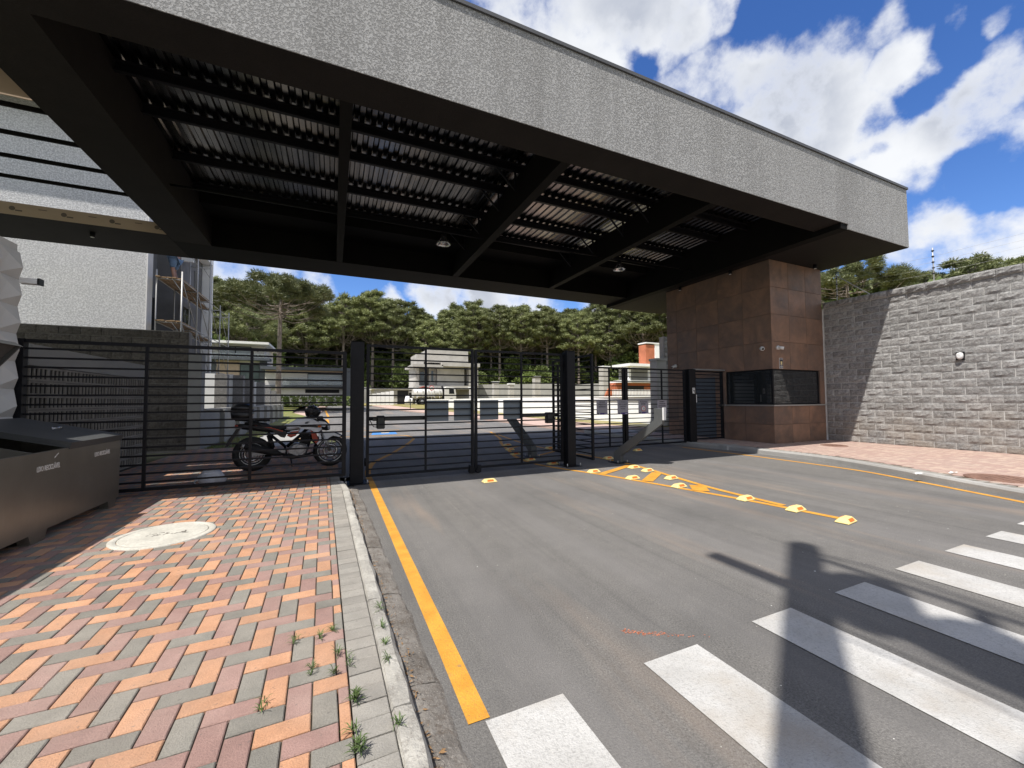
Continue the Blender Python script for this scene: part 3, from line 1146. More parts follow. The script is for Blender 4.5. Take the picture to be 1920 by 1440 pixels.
def inside(x, y, line):
    # right of the kerb line
    best = None
    for i in range(len(line) - 1):
        (xa, ya), (xb, yb) = line[i], line[i + 1]
        if (ya - y) * (yb - y) <= 0 and ya != yb:
            t = (y - ya) / (yb - ya); best = xa + (xb - xa) * t
    return best is not None and x > best


m = MB()
rs = math.radians(2)
for p in herring(8.2, 14.1, .2, 12.0):
    cx, cy = (p[0] + p[1]) / 2, (p[2] + p[3]) / 2
    if not inside(cx - .06, cy, kin2) or (cx > 11.45 and cy > 7.3):
        continue
    col = p[4] if random.random() > .35 else random.choice([0, 1, 1])
    m.cbox(p[0] + .002, p[1] - .002, p[2] + .002, p[3] - .002, ZP - .04, ZP + random.gauss(0, .001), .004, col)
tag(m.build('herringbone_pavers', ['pav_pale', 'pav_rose', 'pav_rose'], pave_r, fix=False), kind='stuff')
# grey border pavers along the kerb
acc_l = 0
for i in range(len(kin) - 1):
    a, b = Vector(kin[i]), Vector(kin[i + 1]); L = (b - a).length
    k = max(1, int(L / .105))
    for q in range(k):
        c = a.lerp(b, (q + .5) / k); c2 = Vector(kin2[i]).lerp(Vector(kin2[i + 1]), (q + .5) / k)
        mid = (c + c2) / 2; ang = math.atan2((c2 - c).y, (c2 - c).x)
        if mid.y < .3: continue
        link('border_paver', paver_mesh(.19, .1, 'pav_border'), pave_r, (mid.x, mid.y, ZP), (0, 0, ang))
kerb_r = bpy.data.objects.new('kerb', None)
COL.objects.link(kerb_r)
tag(kerb_r, 'curving concrete kerb in front of the brown gatehouse', kind='structure')
for i in range(0, len(kf) - 1, 2):
    rows = []
    seg = kf[i:i + 3]; segi = kin[i:i + 3]
    if len(seg) < 2: continue
    m = MB()
    for (a, b), (c, d) in zip(seg, segi):
        v = Vector((c - a, d - b))
        rows.append([(a, b, -.1), (a, b, .095), (a + v.x * .18, b + v.y * .18, ZP + .004), (c, d, ZP + .006), (c, d, -.1)])
    m.loft(rows, sm=False)
    o = m.build('kerb_stone', 'concrete', kerb_r)
    o.scale = (1, 1, 1)
# concrete apron by the gatehouse
m = MB(); m.prism([(9.86, 8.3), (9.86, 7.6), (10.06, 7.5), (11.49, 7.32), (11.49, 14.0), (9.86, 14.0)], -.08, ZP - .002, 'z')
tag(m.build('apron', 'concrete'), 'plain concrete apron beside the gatehouse wall', kind='structure')
# paper scraps on the pavement
for (x, y, lab) in [(8.95, 3.35, 'crumpled pale paper scrap on the pavement near the rusty cover'), (9.6, 3.15, 'flattened white wrapper lying on the right pavement')]:
    m = MB(); rgx = random.Random(int(x * 10)); gsz = 4
    vs = [(x + (i - 1.5) * .06 + rgx.gauss(0, .01), y + (j - 1.5) * .025 + rgx.gauss(0, .008), ZP + .006 + rgx.uniform(0, .02)) for j in range(gsz) for i in range(gsz)]
    m.idx(vs, [(j * gsz + i, j * gsz + i + 1, (j + 1) * gsz + i + 1, (j + 1) * gsz + i) for j in range(gsz - 1) for i in range(gsz - 1)])
    tag(m.build('paper_scrap', 'litter_white'), lab, 'litter')

# ------------------------------------------------------------------ street beyond the gate
def slab_strip(name, left, right, h, mat, label, skirt=.2):
    """a raised strip between two polylines that follows the climb"""
    m = MB()
    A = [(x, y, zt(x, y) + h) for x, y in left]; B = [(x, y, zt(x, y) + h) for x, y in right]
    for i in range(len(A) - 1):
        m.face([A[i], B[i], B[i + 1], A[i + 1]])
        for P in (A, B):
            m.face([P[i], P[i + 1], (P[i + 1][0], P[i + 1][1], P[i + 1][2] - skirt), (P[i][0], P[i][1], P[i][2] - skirt)])
    m.face([A[0], B[0], (B[0][0], B[0][1], B[0][2] - skirt), (A[0][0], A[0][1], A[0][2] - skirt)])
    return tag(m.build(name, mat), label, kind='structure')


MAT['pink_path'] = simple('pink_far_paving', (.50, .36, .30), .9, var=.12, vscale=1.5, fine=.2, fscale=9)
slab_strip('pavement', [(9.80, 14.2), (9.75, 17.0), (9.6, 20.5), (9.1, 25.5), (8.4, 32.5), (6.7, 41), (5.7, 53), (5.2, 62)],
           [(13.5, 14.2), (13.2, 17.0), (12.7, 20.5), (12.1, 26), (10.6, 32.5), (8.9, 40), (8.2, 53), (7.7, 62)], .10, 'pink_path', 'pale pink pavement curving away along the right side of the inner street')
slab_strip('grass_verge', [(13.5, 14.2), (13.2, 17.0), (12.7, 20.5), (12.1, 26), (10.6, 32.5), (8.9, 40), (8.2, 53), (7.7, 62)],
           [(15.4, 14.2), (14.95, 17.2), (14.05, 21.5), (13.2, 28), (12.8, 34), (12.5, 45), (12.2, 56), (12, 62)], .13, 'verge', 'yellowish grass verge below the white retaining wall')
slab_strip('pavement', [(-3.4, 34), (-3.4, 45), (-3.2, 62)], [(-1.2, 33.6), (-.95, 48), (-.7, 62)], .10, 'pink_path', 'pink pavement along the left of the inner street')
slab_strip('path', [(-2.55, 13.5), (-2.5, 20), (-2.5, 27)], [(-1.3, 13.5), (-1.2, 20), (-1.2, 27)], .06, 'concrete', 'grey path beside the low grey wall')
slab_strip('grass_strip', [(-3.3, 13.5), (-3.3, 20), (-3.3, 30)], [(-2.55, 13.5), (-2.5, 20), (-2.6, 30)], .09, 'lawn', 'narrow grass strip at the foot of the low grey wall')
m = MB()
P = [[(-3.3, 27, .10), (-1.6, 27.5, .10)], [(-7, 33, .5), (-1.6, 33.5, .24)], [(-10, 40, .9), (-3.3, 40, .45)], [(-16, 46, 1.15), (-3.4, 47, .72)], [(-30, 60, 1.4), (-3.3, 60, .9)], [(-40, 85, 1.5), (4, 85, 1.0)]]
for i in range(len(P) - 1):
    m.face([P[i][0], P[i][1], P[i + 1][1], P[i + 1][0]])
tag(m.build('lawn', 'lawn'), 'sunny green lawn in front of the white house', kind='structure')
m = MB()
P = [[(2, 63, .78), (14, 60.0, .80)], [(2, 70, 0.9), (16, 66, .92)], [(0, 82, 1.1), (16, 80, 1.1)]]
for i in range(2):
    m.face([P[i][0], P[i][1], P[i + 1][1], P[i + 1][0]])
tag(m.build('grass_verge', 'verge'), 'dry grass at the far end of the street by the truck', kind='structure')
# raised building lots on the right
m = MB()
P = [[(15.6, 13.0, 1.55), (60, 0, 1.6)], [(14.15, 21.5, 1.55), (60, 20, 1.7)], [(13.3, 28, 1.5), (60, 40, 1.8)], [(12.6, 45, 1.45), (60, 60, 1.9)], [(12.2, 58, 1.1), (60, 95, 1.9)], [(16, 62, .9), (30, 90, 1.3)]]
for i in range(len(P) - 1):
    m.face([P[i][0], P[i][1], P[i + 1][1], P[i + 1][0]])
tag(m.build('building_lots', 'verge'), 'raised bare lots with dry grass above the white retaining wall', kind='structure')

# ------------------------------------------------------------------ the entrance canopy
canopy = thing('entrance_canopy', 'large canopy with grey textured fascia and dark steel frame over the gates', 'canopy')
XL, XR, YF, YB = -10.0, 14.18, 5.27, 14.25
m = MB()
m.prism([(XL, 5.6), (11.27, 5.6), (11.27, 5.47), (XR, 5.47), (XR, 7.06), (XL, 7.06)], YF, YF + .14, 'y')
m.build('fascia', 'stucco', canopy)
m = MB(); m.box(XR - .14, XR, YF + .142, YB, 5.47, 7.06); m.build('fascia', 'stucco', canopy)
m = MB(); m.box(-3.85, XR - .142, YB - .14, YB, 5.62, 7.06); m.build('fascia', 'stucco', canopy)
m = MB()
m.box(XL, XR + .03, YF - .03, YF + .2, 7.062, 7.12)
m.box(XR - .2, XR + .03, YF + .2, YB + .03, 7.062, 7.12)
m.box(-3.85, XR - .2, YB - .2, YB + .03, 7.062, 7.12)
m.build('flashing', 'flashing', canopy)
m = MB(); m.box(-3.85, 11.0, YF + .012, 5.87, 5.592, 6.35); m.build('front_beam', 'dark_paint', canopy)
m = MB(); m.box(XL, -3.853, YF + .012, 6.15, 5.592, 6.35); m.box(XL, -3.853, 7.50, 7.597, 5.99, 6.5); m.build('front_beam', 'dark_paint', canopy)
m = MB(); m.box(-3.85, 11.0, 12.9, YB - .012, 5.592, 7.0); m.build('back_beam', 'inner_black', canopy)
m = MB(); m.box(XL, -3.853, 12.47, YB - .012, 5.592, 5.86); m.build('back_beam', 'dark_paint', canopy)
m = MB(); m.box(-3.848, -3.03, 5.873, 12.897, 5.594, 6.62); m.build('side_beam', 'dark_paint', canopy)
m = MB(); m.box(11.003, 11.275, YF + .02, YB - .016, 5.462, 6.9); m.build('side_beam', 'inner_black', canopy)
m = MB(); m.box(11.278, XR - .012, YF + .016, YB - .014, 5.458, 5.52); m.build('soffit', 'dark_paint', canopy)
for xa, xb in ((.04, .21), (3.62, 3.82), (7.33, 7.53)):
    m = MB(); m.box(xa, xb, 5.873, 12.897, 5.597, 6.30)
    m.build('cross_beam', 'inner_black', canopy)
# purlins under the sheets
for yj in (7.62, 8.58, 9.98, 11.25):
    m = MB()
    m.box(-3.027, 11.0, yj - .035, yj + .035, 6.33, 6.352)
    m.box(-3.027, 11.0, yj + .020, yj + .034, 6.353, 6.50)
    m.box(-3.027, 11.0, yj - .035, yj + .019, 6.485, 6.507)
    x = -2.9
    while x < 10.9:
        m.box(x, x + .014, yj - .042, yj - .036, 6.335, 6.352)
        x += .2
    m.build('purlin', 'black_steel', canopy)
for xa in (3.55, 7.26):
    for yj in (7.62, 8.58, 9.98, 11.25):
        m = MB()
        m.box(xa - .04, xa, yj - .02, yj + .02, 5.9, 6.32)
        m.bar((xa - .02, yj, 5.92), (xa - .45, yj, 6.32), .035, .035)
        m.build('joist_bracket', 'black_steel', canopy)
# roof sheets: trapezoidal profile, overlapping a hand's breadth
def sheet(x0, x1, y0, y1, z):
    prof = []
    x = x0
    while x < x1 - 1e-6:
        for dx, dz in ((0, 0), (.085, 0), (.11, .030), (.175, .030)):
            if x + dx <= x1 + .001:
                prof.append((x + dx, z + dz))
        x += .2
    prof.append((x1, z))
    m = MB()
    for (xa, za), (xb, zb) in zip(prof[:-1], prof[1:]):
        m.face([(xa, y0, za), (xb, y0, zb), (xb, y1, zb), (xa, y1, za)])
        m.face([(xa, y0, za + .004), (xa, y1, za + .004), (xb, y1, zb + .004), (xb, y0, zb + .004)])
    return m.build('roof_sheet', 'roof_sheet', canopy, fix=False)


x = -3.02
k = 0
while x < 10.95:
    x2 = min(x + 1.0, 10.99)
    sheet(x, x2, 5.88, 11.72, 6.512 + .003 * (k % 2))
    x += 1.0; k += 1
m = MB(); m.box(-3.02, 11.0, 11.73, 12.89, 6.26, 6.66); m.build('gutter_box', 'inner_black', canopy)
m = MB(); m.box(-3.84, 11.28, 5.5, 12.9, 6.66, 6.72); m.box(11.29, 14.0, 5.5, 14.1, 6.66, 6.72); m.build('added_light_stop', 'flashing', canopy)  # unseen cover over the sheets, added to keep light from leaking in
# open bay on the left: pergola bars, unpainted boards
for yj in (7.93, 8.76, 9.6, 10.48):
    m = MB(); m.box(XL, -3.853, yj - .022, yj + .022, 5.62, 5.68)
    m.build('pergola_bar', 'inner_black', canopy)
m = MB()
for (ya, yb) in ((5.45, 5.90), (5.97, 6.74), (7.06, 7.90), (7.99, 12.44)):
    m.box(-13, -3.75, ya, yb, 8.0, 8.15)
m.build('added_sun_screen', 'stucco_light', canopy)  # unseen slab added to block the sun; its slits shape the ground stripes
m = MB(); m.box(-13, -3.75, 5.30, 5.448, 7.121, 8.15); m.box(-3.86, -3.75, 5.449, 12.44, 7.13, 7.998)
m.build('added_screen_upstand', 'stucco', canopy)  # unseen upstand and side wall, added along with the slit slab
m = MB(); m.box(XL, -3.853, 7.60, 7.618, 5.60, 5.99); m.build('fibre_board', 'board', canopy)
m = MB(); m.box(XL, -3.853, 12.45, 12.468, 5.597, 5.87)
bo = m.build('fibre_board', 'board', canopy)
m = MB(); rb = random.Random(4)
for k in range(14):
    xx = -9.5 + k * .42
    if k % 2:
        m.lathe([(.05, 0), (.05, .003)], 12, (xx, 12.447, 5.74), 'y')
        m.bar((xx + .05, 12.447, 5.70), (xx + .16, 12.447, 5.70), .003, .03)
    else:
        m.bar((xx, 12.447, 5.78), (xx + .14, 12.447, 5.78), .003, .015)
m.build('board_print', 'board_ink', bo)
# conduit along the frame with two lamps
m = MB(); m.tube([(-3.02, 9.88, 5.75), (3.7, 9.9, 5.74), (11.0, 9.6, 5.75)], .022, 8)
m.build('conduit', 'black_steel', canopy)
for x, y, lab in ((2.55, 9.92, 'round pendant lamp under the canopy above the first gate'), (8.05, 9.74, 'round pendant lamp under the canopy nearer the gatehouse')):
    t_ = thing('pendant_lamp', lab, 'lamp', (x, y, 5.42), group='pendant lamps under the canopy')
    MB().lathe([(.185, .0), (.19, .012), (.16, .05), (.07, .16), (.065, .17), (.065, .0)][:5], 28, cap=False).build('reflector', 'chrome', t_)
    MB().lathe([(.07, .155), (.075, .2), (.06, .27), (.02, .29), (.02, .36)], 16).build('lamp_housing', 'black_steel', t_)
    MB().lathe([(.045, .05), (.05, .09), (.03, .14)], 12).build('bulb', 'frost', t_)
for x, y, z, lab in ((-5.45, 13.0, 5.592, 'small black downlight under the left back beam of the canopy'), (13.3, 7.1, 5.458, 'small downlight by the front corner of the gatehouse'),
                     (11.40, 8.5, 5.458, 'small downlight nearest the front on the gatehouse side'), (11.40, 10.5, 5.458, 'small downlight farther back on the gatehouse side')):
    t_ = thing('downlight', lab, 'light', (x, y, z), group='downlights under the canopy')
    MB().lathe([(.045, -.12), (.05, -.118), (.05, 0)], 16).build('housing', 'black_steel', t_)
    MB().lathe([(.036, -.123), (.038, -.1205)], 16).build('lens', 'print_white', t_)

# ------------------------------------------------------------------ gatehouse
gh = thing('gatehouse', 'rust brown tiled gatehouse with a corner ribbon window', 'gatehouse')
m = MB()
m.box(11.512, 14.0, 7.342, 11.25, 0.0, 1.19)
m.box(11.512, 14.0, 7.342, 11.25, 2.262, 5.457)
m.box(13.765, 14.0, 7.342, 8.84, 1.192, 2.26)
m.box(11.512, 14.0, 8.845, 11.25, 1.192, 2.26)
m.box(12.6, 13.76, 8.0, 8.84, 1.192, 2.26)
m.build('wall', 'tile_joint', gh)


def tile_f(x0, x1, z0, z1):
    g = .0045
    MB().box(x0 + g, x1 - g, 7.328, 7.341, z0 + g, z1 - g).build('tile', 'rust_tile', gh, bev=.002)


def tile_l(y0, y1, z0, z1):
    g = .0045
    MB().box(11.498, 11.511, y0 + g, y1 - g, z0 + g, z1 - g).build('tile', 'rust_tile', gh, bev=.002)


zlow = [.10, .655, 1.188]
zup = [2.262, 3.06, 3.86, 4.66, 5.455]
xs_ = [11.498, 12.33, 13.16, 14.0]
ys_ = [7.328, 8.20, 9.06, 9.92, 10.78, 11.25]
for z0, z1 in list(zip(zlow[:-1], zlow[1:])) + list(zip(zup[:-1], zup[1:])):
    for a, b in zip(xs_[:-1], xs_[1:]):
        tile_f(a, b, z0, z1)
    for a, b in zip(ys_[:-1], ys_[1:]):
        tile_l(a, b, z0, z1)
tile_f(13.765, 14.0, 1.225, 2.26)
for a, b in ((8.845, 9.06), (9.06, 9.92), (9.92, 10.78), (10.78, 11.25)):
    tile_l(a, b, 1.225 if a < 8.9 else 1.188, 1.72); tile_l(a, b, 1.72, 2.26)
m = MB(); m.box(11.46, 14.02, 7.29, 7.42, 1.19, 1.224); m.box(11.46, 11.6, 7.42, 8.9, 1.19, 1.224); m.build('sill', 'concrete', gh)
wf = MB()
wf.box(11.53, 11.58, 7.36, 7.41, 1.226, 2.258)
for (a, b) in ((1.226, 1.262), (2.222, 2.258)):
    wf.box(11.583, 13.758, 7.365, 7.405, a, b); wf.box(11.535, 11.575, 7.413, 8.84, a, b)
wf.box(13.72, 13.758, 7.363, 7.407, 1.264, 2.22); wf.box(11.533, 11.577, 8.80, 8.838, 1.264, 2.22)
wo_ = wf.build('window', 'black_steel', gh)
MB().box(11.584, 13.718, 7.38, 7.39, 1.263, 2.221).build('pane', 'pane', wo_)
MB().box(11.55, 11.56, 7.414, 8.798, 1.263, 2.221).build('pane', 'pane', wo_)
dd = MB().box(11.484, 11.497, 9.22, 9.98, .13, 2.12).build('door', 'slate_blue', gh)
MB().tube([(11.45, 9.3, 1.12), (11.45, 9.42, 1.12)], .012, 8).build('handle', 'chrome', dd)

# sign with a shield on the front of the gatehouse
sg = thing('sign', 'small navy sign with a cream shield under the camera on the gatehouse front', 'sign', (11.88, 7.322, 2.43))
sg.scale = (1.4, 1.0, 1.4)
MB().box(-.058, .058, -.004, .004, -.11, .11).build('plate', 'print_white', sg)
MB().box(-.051, .051, -.0075, -.0045, -.103, .103).build('panel', 'navy', sg)
MB().prism([(-.026, .04), (-.02, .035), (0, .042), (.02, .035), (.026, .04), (.026, .0), (.018, -.022), (0, -.04), (-.018, -.022), (-.026, 0)], -.0085, -.0078, 'y').build('shield', 'stud', sg)
m = MB()
for k in range(9):
    a = PI * (1.08 + .84 * k / 8)
    m.box(.034 * math.cos(a) - .004, .034 * math.cos(a) + .004, -.0085, -.0078, .034 * math.sin(a) - .018, .034 * math.sin(a) - .010)
m.box(-.012, .012, -.0095, -.0088, .0, .006); m.box(-.003, .003, -.0095, -.0088, -.02, .012)
m.build('emblem', 'print_white', sg)
m = MB()
for k in range(7):
    m.box(-.040 + k * .012, -.032 + k * .012, -.0085, -.0078, .078, .088)
for k in range(8):
    m.box(-.042 + k * .011, -.034 + k * .011, -.0085, -.0078, -.075, -.064)
m.box(-.035, .035, -.0085, -.0078, -.092, -.085)
m.build('lettering', 'print_white', sg)


def camera_dome(name, label, loc, rz, tilt):
    t_ = thing('security_camera', label, 'camera', loc, rz, 'white security cameras on the gatehouse')
    MB().lathe([(.06, 0), (.06, -.05), (.05, -.06)], 16, axis='y').build('mount', 'white_plastic', t_)
    d = Vector((tilt[0], tilt[1], tilt[2])).normalized()
    c = Vector((0, -.07, 0))
    m = MB(); m.tube([c - d * .02, c + d * .11], [.043, .045], 14); m.build('body', 'white_plastic', t_)
    m = MB(); m.tube([c + d * .108, c + d * .122], [.036, .03], 14); m.build('lens', 'black_plastic', t_)
    return t_


camera_dome('security_camera', 'white security camera on the dark side wall of the gatehouse near its corner', (11.498, 7.6, 2.875), -PI / 2, (.8, -.5, -.25))
camera_dome('security_camera', 'white security camera on the gatehouse front above the small sign', (11.72, 7.328, 2.876), 0, (.55, -.75, -.25))
camera_dome('security_camera', 'white security camera at the far back end of the gatehouse side wall', (11.498, 10.85, 2.62), -PI / 2, (-.2, -.8, -.4))

# ------------------------------------------------------------------ walls of split-face blocks
def block_mesh(L, H, seed, depth=.020, mat='block'):
    rg = random.Random(seed); nx_, nz_ = 6, 4
    vs = []
    off_ = rg.uniform(0, 100)
    for j in range(nz_ + 1):
        for i in range(nx_ + 1):
            x = -L / 2 + L * i / nx_; z = H * j / nz_
            edge = i in (0, nx_) or j in (0, nz_)
            y = -.004 if edge else -(.008 + depth * max(0, .45 + .9 * mnoise.noise(Vector((x * 9 + off_, z * 12, off_)))) + rg.uniform(0, .007))
            if edge: y -= rg.uniform(0, .004)
            vs.append((x, y, z))
    fs = [(j * (nx_ + 1) + i, j * (nx_ + 1) + i + 1, (j + 1) * (nx_ + 1) + i + 1, (j + 1) * (nx_ + 1) + i) for j in range(nz_) for i in range(nx_)]
    m = MB(); m.idx(vs, fs)
    g = [vs[i] for i in range(nx_ + 1)]; t2 = [vs[nz_ * (nx_ + 1) + i] for i in range(nx_ + 1)]
    D = .03
    m.face([*g[::-1], (-L / 2, D, 0), (L / 2, D, 0)]); m.face([*t2, (L / 2, D, H), (-L / 2, D, H)])
    l_ = [vs[j * (nx_ + 1)] for j in range(nz_ + 1)]; r_ = [vs[j * (nx_ + 1) + nx_] for j in range(nz_ + 1)]
    m.face([*l_, (-L / 2, D, H), (-L / 2, D, 0)]); m.face([*r_[::-1], (L / 2, D, 0), (L / 2, D, H)])
    return m.mesh('block', mat)


def block_wall(parent, mat, p0, rz, length, z0, courses, pitch=(.398, .196), seed=1, limit=None, near=None, shift=.5, L=None):
    """blocks along local +x from p0, facing local -y"""
    var = [block_mesh(pitch[0] - .013, pitch[1] - .013, seed * 10 + k, mat=mat) for k in range(5)]
    half = [block_mesh(pitch[0] / 2 - .013, pitch[1] - .013, seed * 10 + 7 + k, mat=mat) for k in range(2)]
    rg = random.Random(seed); c, s = math.cos(rz), math.sin(rz)
    jobs = []
    for j in range(courses):
        x = 0.0
        first = (j % 2 == 1)
        while x < length - .05:
            l = pitch[0]
            me = rg.choice(var)
            if first or x + l > length + .05:
                l = pitch[0] / 2; me = rg.choice(half); first = False
            jobs.append((x + l / 2, z0 + j * pitch[1], me))
            x += l
    jobs.sort(key=lambda q: near(q[0]) if near else 0)
    rest_ = MB()
    for n, (x, z, me) in enumerate(jobs):
        loc = Vector((p0[0] + c * x, p0[1] + s * x, z))
        dy = rg.gauss(0, .003)
        if limit is None or n < limit:
            link('block', me, parent, (loc.x - s * -dy, loc.y + c * -dy, loc.z), (0, 0, rz))
        else:
            for f in me.polygons:
                rest_.face([(loc.x + c * v.x - s * v.y, loc.y + s * v.x + c * v.y, loc.z + v.z) for v in (me.vertices[i].co for i in f.vertices)])
    if rest_.v:
        tag(rest_.build('block_courses', mat, parent, fix=False), kind='stuff')


sw = thing('stone_wall', 'tall grey split-face block wall with pale mortar joints', 'wall')
m = MB(); m.box(14.036, 14.5, -5.0, 7.325, -.05, 4.20); m.box(14.003, 14.5, 7.3253, 11.2, -.05, 4.20); m.build('mortar_bed', 'mortar', sw)
block_wall(sw, 'block', (14.034, 7.3, 0), -PI / 2, 11.9, .105, 21, seed=3, limit=285, near=lambda x: abs(x - 2.3))
cap = [block_mesh(.39, .17, 90 + k, .04, 'block') for k in range(4)]
for k in range(30):
    link('cap_block', random.choice(cap), sw, (13.975 + random.gauss(0, .008), 7.1 - k * .398, 4.215), (0, 0, -PI / 2))
MB().box(14.02, 14.5, -5.0, 7.32, 4.203, 4.375).build('coping', 'mortar', sw)
bl = thing('wall_light', 'small white bulkhead light on the stone wall', 'light', (14.01, 4.36, 2.42))
MB().box(-.02, .03, -.075, .075, -.10, .10).build('base', 'black_steel', bl, bev=.006)
m = MB(); m.loft([superring((-.02, 0, 0), (0, 1, 0), (0, 0, 1), .066, .088), superring((-.07, 0, 0), (0, 1, 0), (0, 0, 1), .06, .08), superring((-.09, 0, 0), (0, 1, 0), (0, 0, 1), .035, .05)])
m.build('diffuser', 'white_plastic', bl)
ef = thing('fence_post', 'thin electric fence post with insulators on top of the stone wall', 'post', (14.28, 4.85, 4.375))
MB().tube([(0, 0, -.02), (0, 0, .95)], .013, 8).build('rod', 'scaf', ef)
for k in range(5):
    MB().lathe([(.012, 0), (.03, .012), (.03, .03), (.012, .045)], 10, (0, 0, .25 + k * .15)).build('insulator', 'black_plastic', ef)
eb = thing('fence_post', 'electric fence bracket with a slanting stay beside the gatehouse corner', 'post', (14.3, 7.05, 4.375))
MB().tube([(0, 0, -.02), (0, 0, .9)], .014, 8).build('rod', 'scaf', eb)
MB().tube([(0, 0, .85), (0, -.9, .0)], .012, 8).build('stay', 'scaf', eb)
for k in range(4):
    MB().lathe([(.012, 0), (.03, .012), (.03, .03), (.012, .045)], 10, (0, 0, .2 + k * .18)).build('insulator', 'black_plastic', eb)
for k in range(4):
    m = MB(); m.tube([(14.28, 7.05, 4.375 + .4 + k * .15), (14.28, 4.85, 4.375 + .27 + k * .15), (14.28, -2.0, 4.375 + .4 + k * .15)], .0022, 4)
    tag(m.build('fence_wire', 'scaf'), ['lowest', 'second lowest', 'second highest', 'highest'][k] + ' thin electric fence wire above the stone wall', 'wire', 'electric fence wires')

# ------------------------------------------------------------------ gates and fence
def slat_panel(t_, x0, x1, z0, z1, n, stiles, y=0.0, rail=(.024, .026), frame=.045, along='x'):
    """horizontal bar panel: each rail and stile a part; local x runs along"""
    def bx(a, b, c, d, w):
        mm = MB()
        if along == 'x': mm.box(a, b, y - w / 2, y + w / 2, c, d)
        else: mm.box(y - w / 2, y + w / 2, a, b, c, d)
        return mm
    for i, (xx, w) in enumerate(stiles):
        bx(xx - w / 2, xx + w / 2, z0, z1, w).build('stile', 'black_steel', t_)
    e0, e1 = stiles[0][0] + stiles[0][1] / 2 + .001, stiles[-1][0] - stiles[-1][1] / 2 - .001
    bx(e0, e1, z1 - frame, z1 - .001, frame * .9).build('top_rail', 'black_steel', t_)
    bx(e0, e1, z0 + .001, z0 + frame, frame * .9).build('bottom_rail', 'black_steel', t_)
    for k in range(1, n + 1):
        z = z0 + (z1 - z0) * k / (n + 1)
        bx(e0, e1, z - rail[0] / 2, z + rail[0] / 2, rail[1]).build('rail', 'black_steel', t_)


def post(label, x, y, w, h, extra=True):
    t_ = thing('gate_post', label, 'post', (x, y, 0))
    m = MB(); m.box(-w / 2, w / 2, -w / 2, w / 2, .012, h); m.box(-w / 2 - .004, w / 2 + .004, -w / 2 - .004, w / 2 + .004, h, h + .012)
    m.build('shaft', 'black_steel', t_, bev=.006)
    if extra:
        MB().box(-w / 2 - .09, w / 2 + .09, -w / 2 - .09, w / 2 + .09, .0, .012).build('base_plate', 'black_steel', t_)
        for a in (-1, 1):
            for b in (-1, 1):
                MB().lathe([(.011, 0), (.011, .06)], 8, (a * (w / 2 + .06), b * (w / 2 + .06), .012)).build('bolt', 'scaf', t_)
    return t_


pl = post('tall black gate post at the end of the left kerb', .375, 7.37, .215, 2.42)
pr_ = post('tall black gate post between the two lanes', 4.62, 7.30, .20, 2.44)
pz = post('tall black post with sticker and intercom beside the pedestrian gate', 9.90, 8.85, .27, 2.30, False)


def leaf(label, x0, x1, y, z0, z1, stiles, n=17):
    t_ = thing('gate_leaf', label, 'gate', (x0, y, 0))
    slat_panel(t_, 0, x1 - x0, z0, z1, n, [(a - x0, w) for a, w in stiles])
    return t_


g1 = leaf('black barred gate leaf hinged on the post by the left kerb', .53, 2.49, 7.37, .09, 2.40, [(.55, .05), (1.56, .035), (2.465, .05)])
g2 = leaf('black barred gate leaf hinged on the post between the lanes', 2.51, 4.50, 7.37, .09, 2.40, [(2.535, .05), (3.52, .035), (4.475, .05)])
for g, xx in ((g1, 1.90), (g2, .055)):
    m = MB(); m.box(xx - .03 - (0 if g is g1 else -.02), xx + .06, -.05, .05, .02, .16); m.tube([(xx, -.06, .05), (xx, .06, .05)], .045, 12)
    m.build('wheel_bracket', 'black_steel', g)
for z in (.35, 2.15):
    for g, xx in ((g1, -.005), (g2, 1.985)):
        MB().tube([(xx, 0, z - .07), (xx, 0, z + .07)], .026, 10).build('hinge', 'black_steel', g)
g3 = leaf('black barred gate leaf of the far lane, on the island side', 5.26, 7.39, 8.86, .10, 2.30, [(5.28, .05), (6.90, .035), (7.37, .045)], 16)
g4 = leaf('black barred gate leaf of the far lane, on the gatehouse side', 7.41, 9.73, 8.86, .10, 2.30, [(7.46, .095), (8.80, .035), (9.71, .05)], 16)
MB().box(.0, .11, -.05, .05, .02, .1).build('wheel_bracket', 'black_steel', g4)
sf = thing('side_fence', 'black barred fence panel set endways between the two gates', 'fence', (5.22, 7.28, 0))
slat_panel(sf, 0, 1.7, .08, 2.42, 17, [(.02, .05), (1.72, .05)], along='y')
lf = thing('fence', 'black barred fence along the left pavement behind the container', 'fence', (0, 7.03, 0))
slat_panel(lf, -3.6, .2, .20, 2.21, 16, [(-3.57, .09), (-2.34, .036), (-1.12, .036), (.165, .06)], rail=(.024, .026))
pg = thing('pedestrian_gate', 'narrow black barred pedestrian gate beside the gatehouse', 'gate', (10.06, 8.85, 0))
slat_panel(pg, 0, 1.3, .16, 2.28, 17, [(.03, .06), (1.25, .07)])
MB().lathe([(.05, -.06), (.055, -.04), (.05, .03)], 14, (1.16, 0, 1.2), 'y').build('lock', 'black_plastic', pg)
MB().tube([(1.2, -.05, 1.2), (1.31, -.05, 1.21)], .010, 8).build('handle', 'chrome', pg)
MB().box(-.02, 1.35, -.06, .06, 2.30, 2.335).build('lintel', 'grey_steel', pg)
st_ = thing('sticker', 'white notice sticker on the black post by the pedestrian gate', 'sticker', (9.93, 8.712, 1.66))
MB().box(-.05, .05, -.002, .002, -.085, .085).build('sheet', 'print_white', st_)
m = MB(); m.box(-.02, .03, -.004, -.0025, .055, .07); m.box(.005, .035, -.004, -.0025, -.065, .03); m.box(-.03, -.008, -.004, -.0025, -.02, .03)
m.build('print', 'ink', st_)
ic = thing('intercom', 'small intercom with a white handset on the black post', 'intercom', (10.045, 8.80, 1.42))
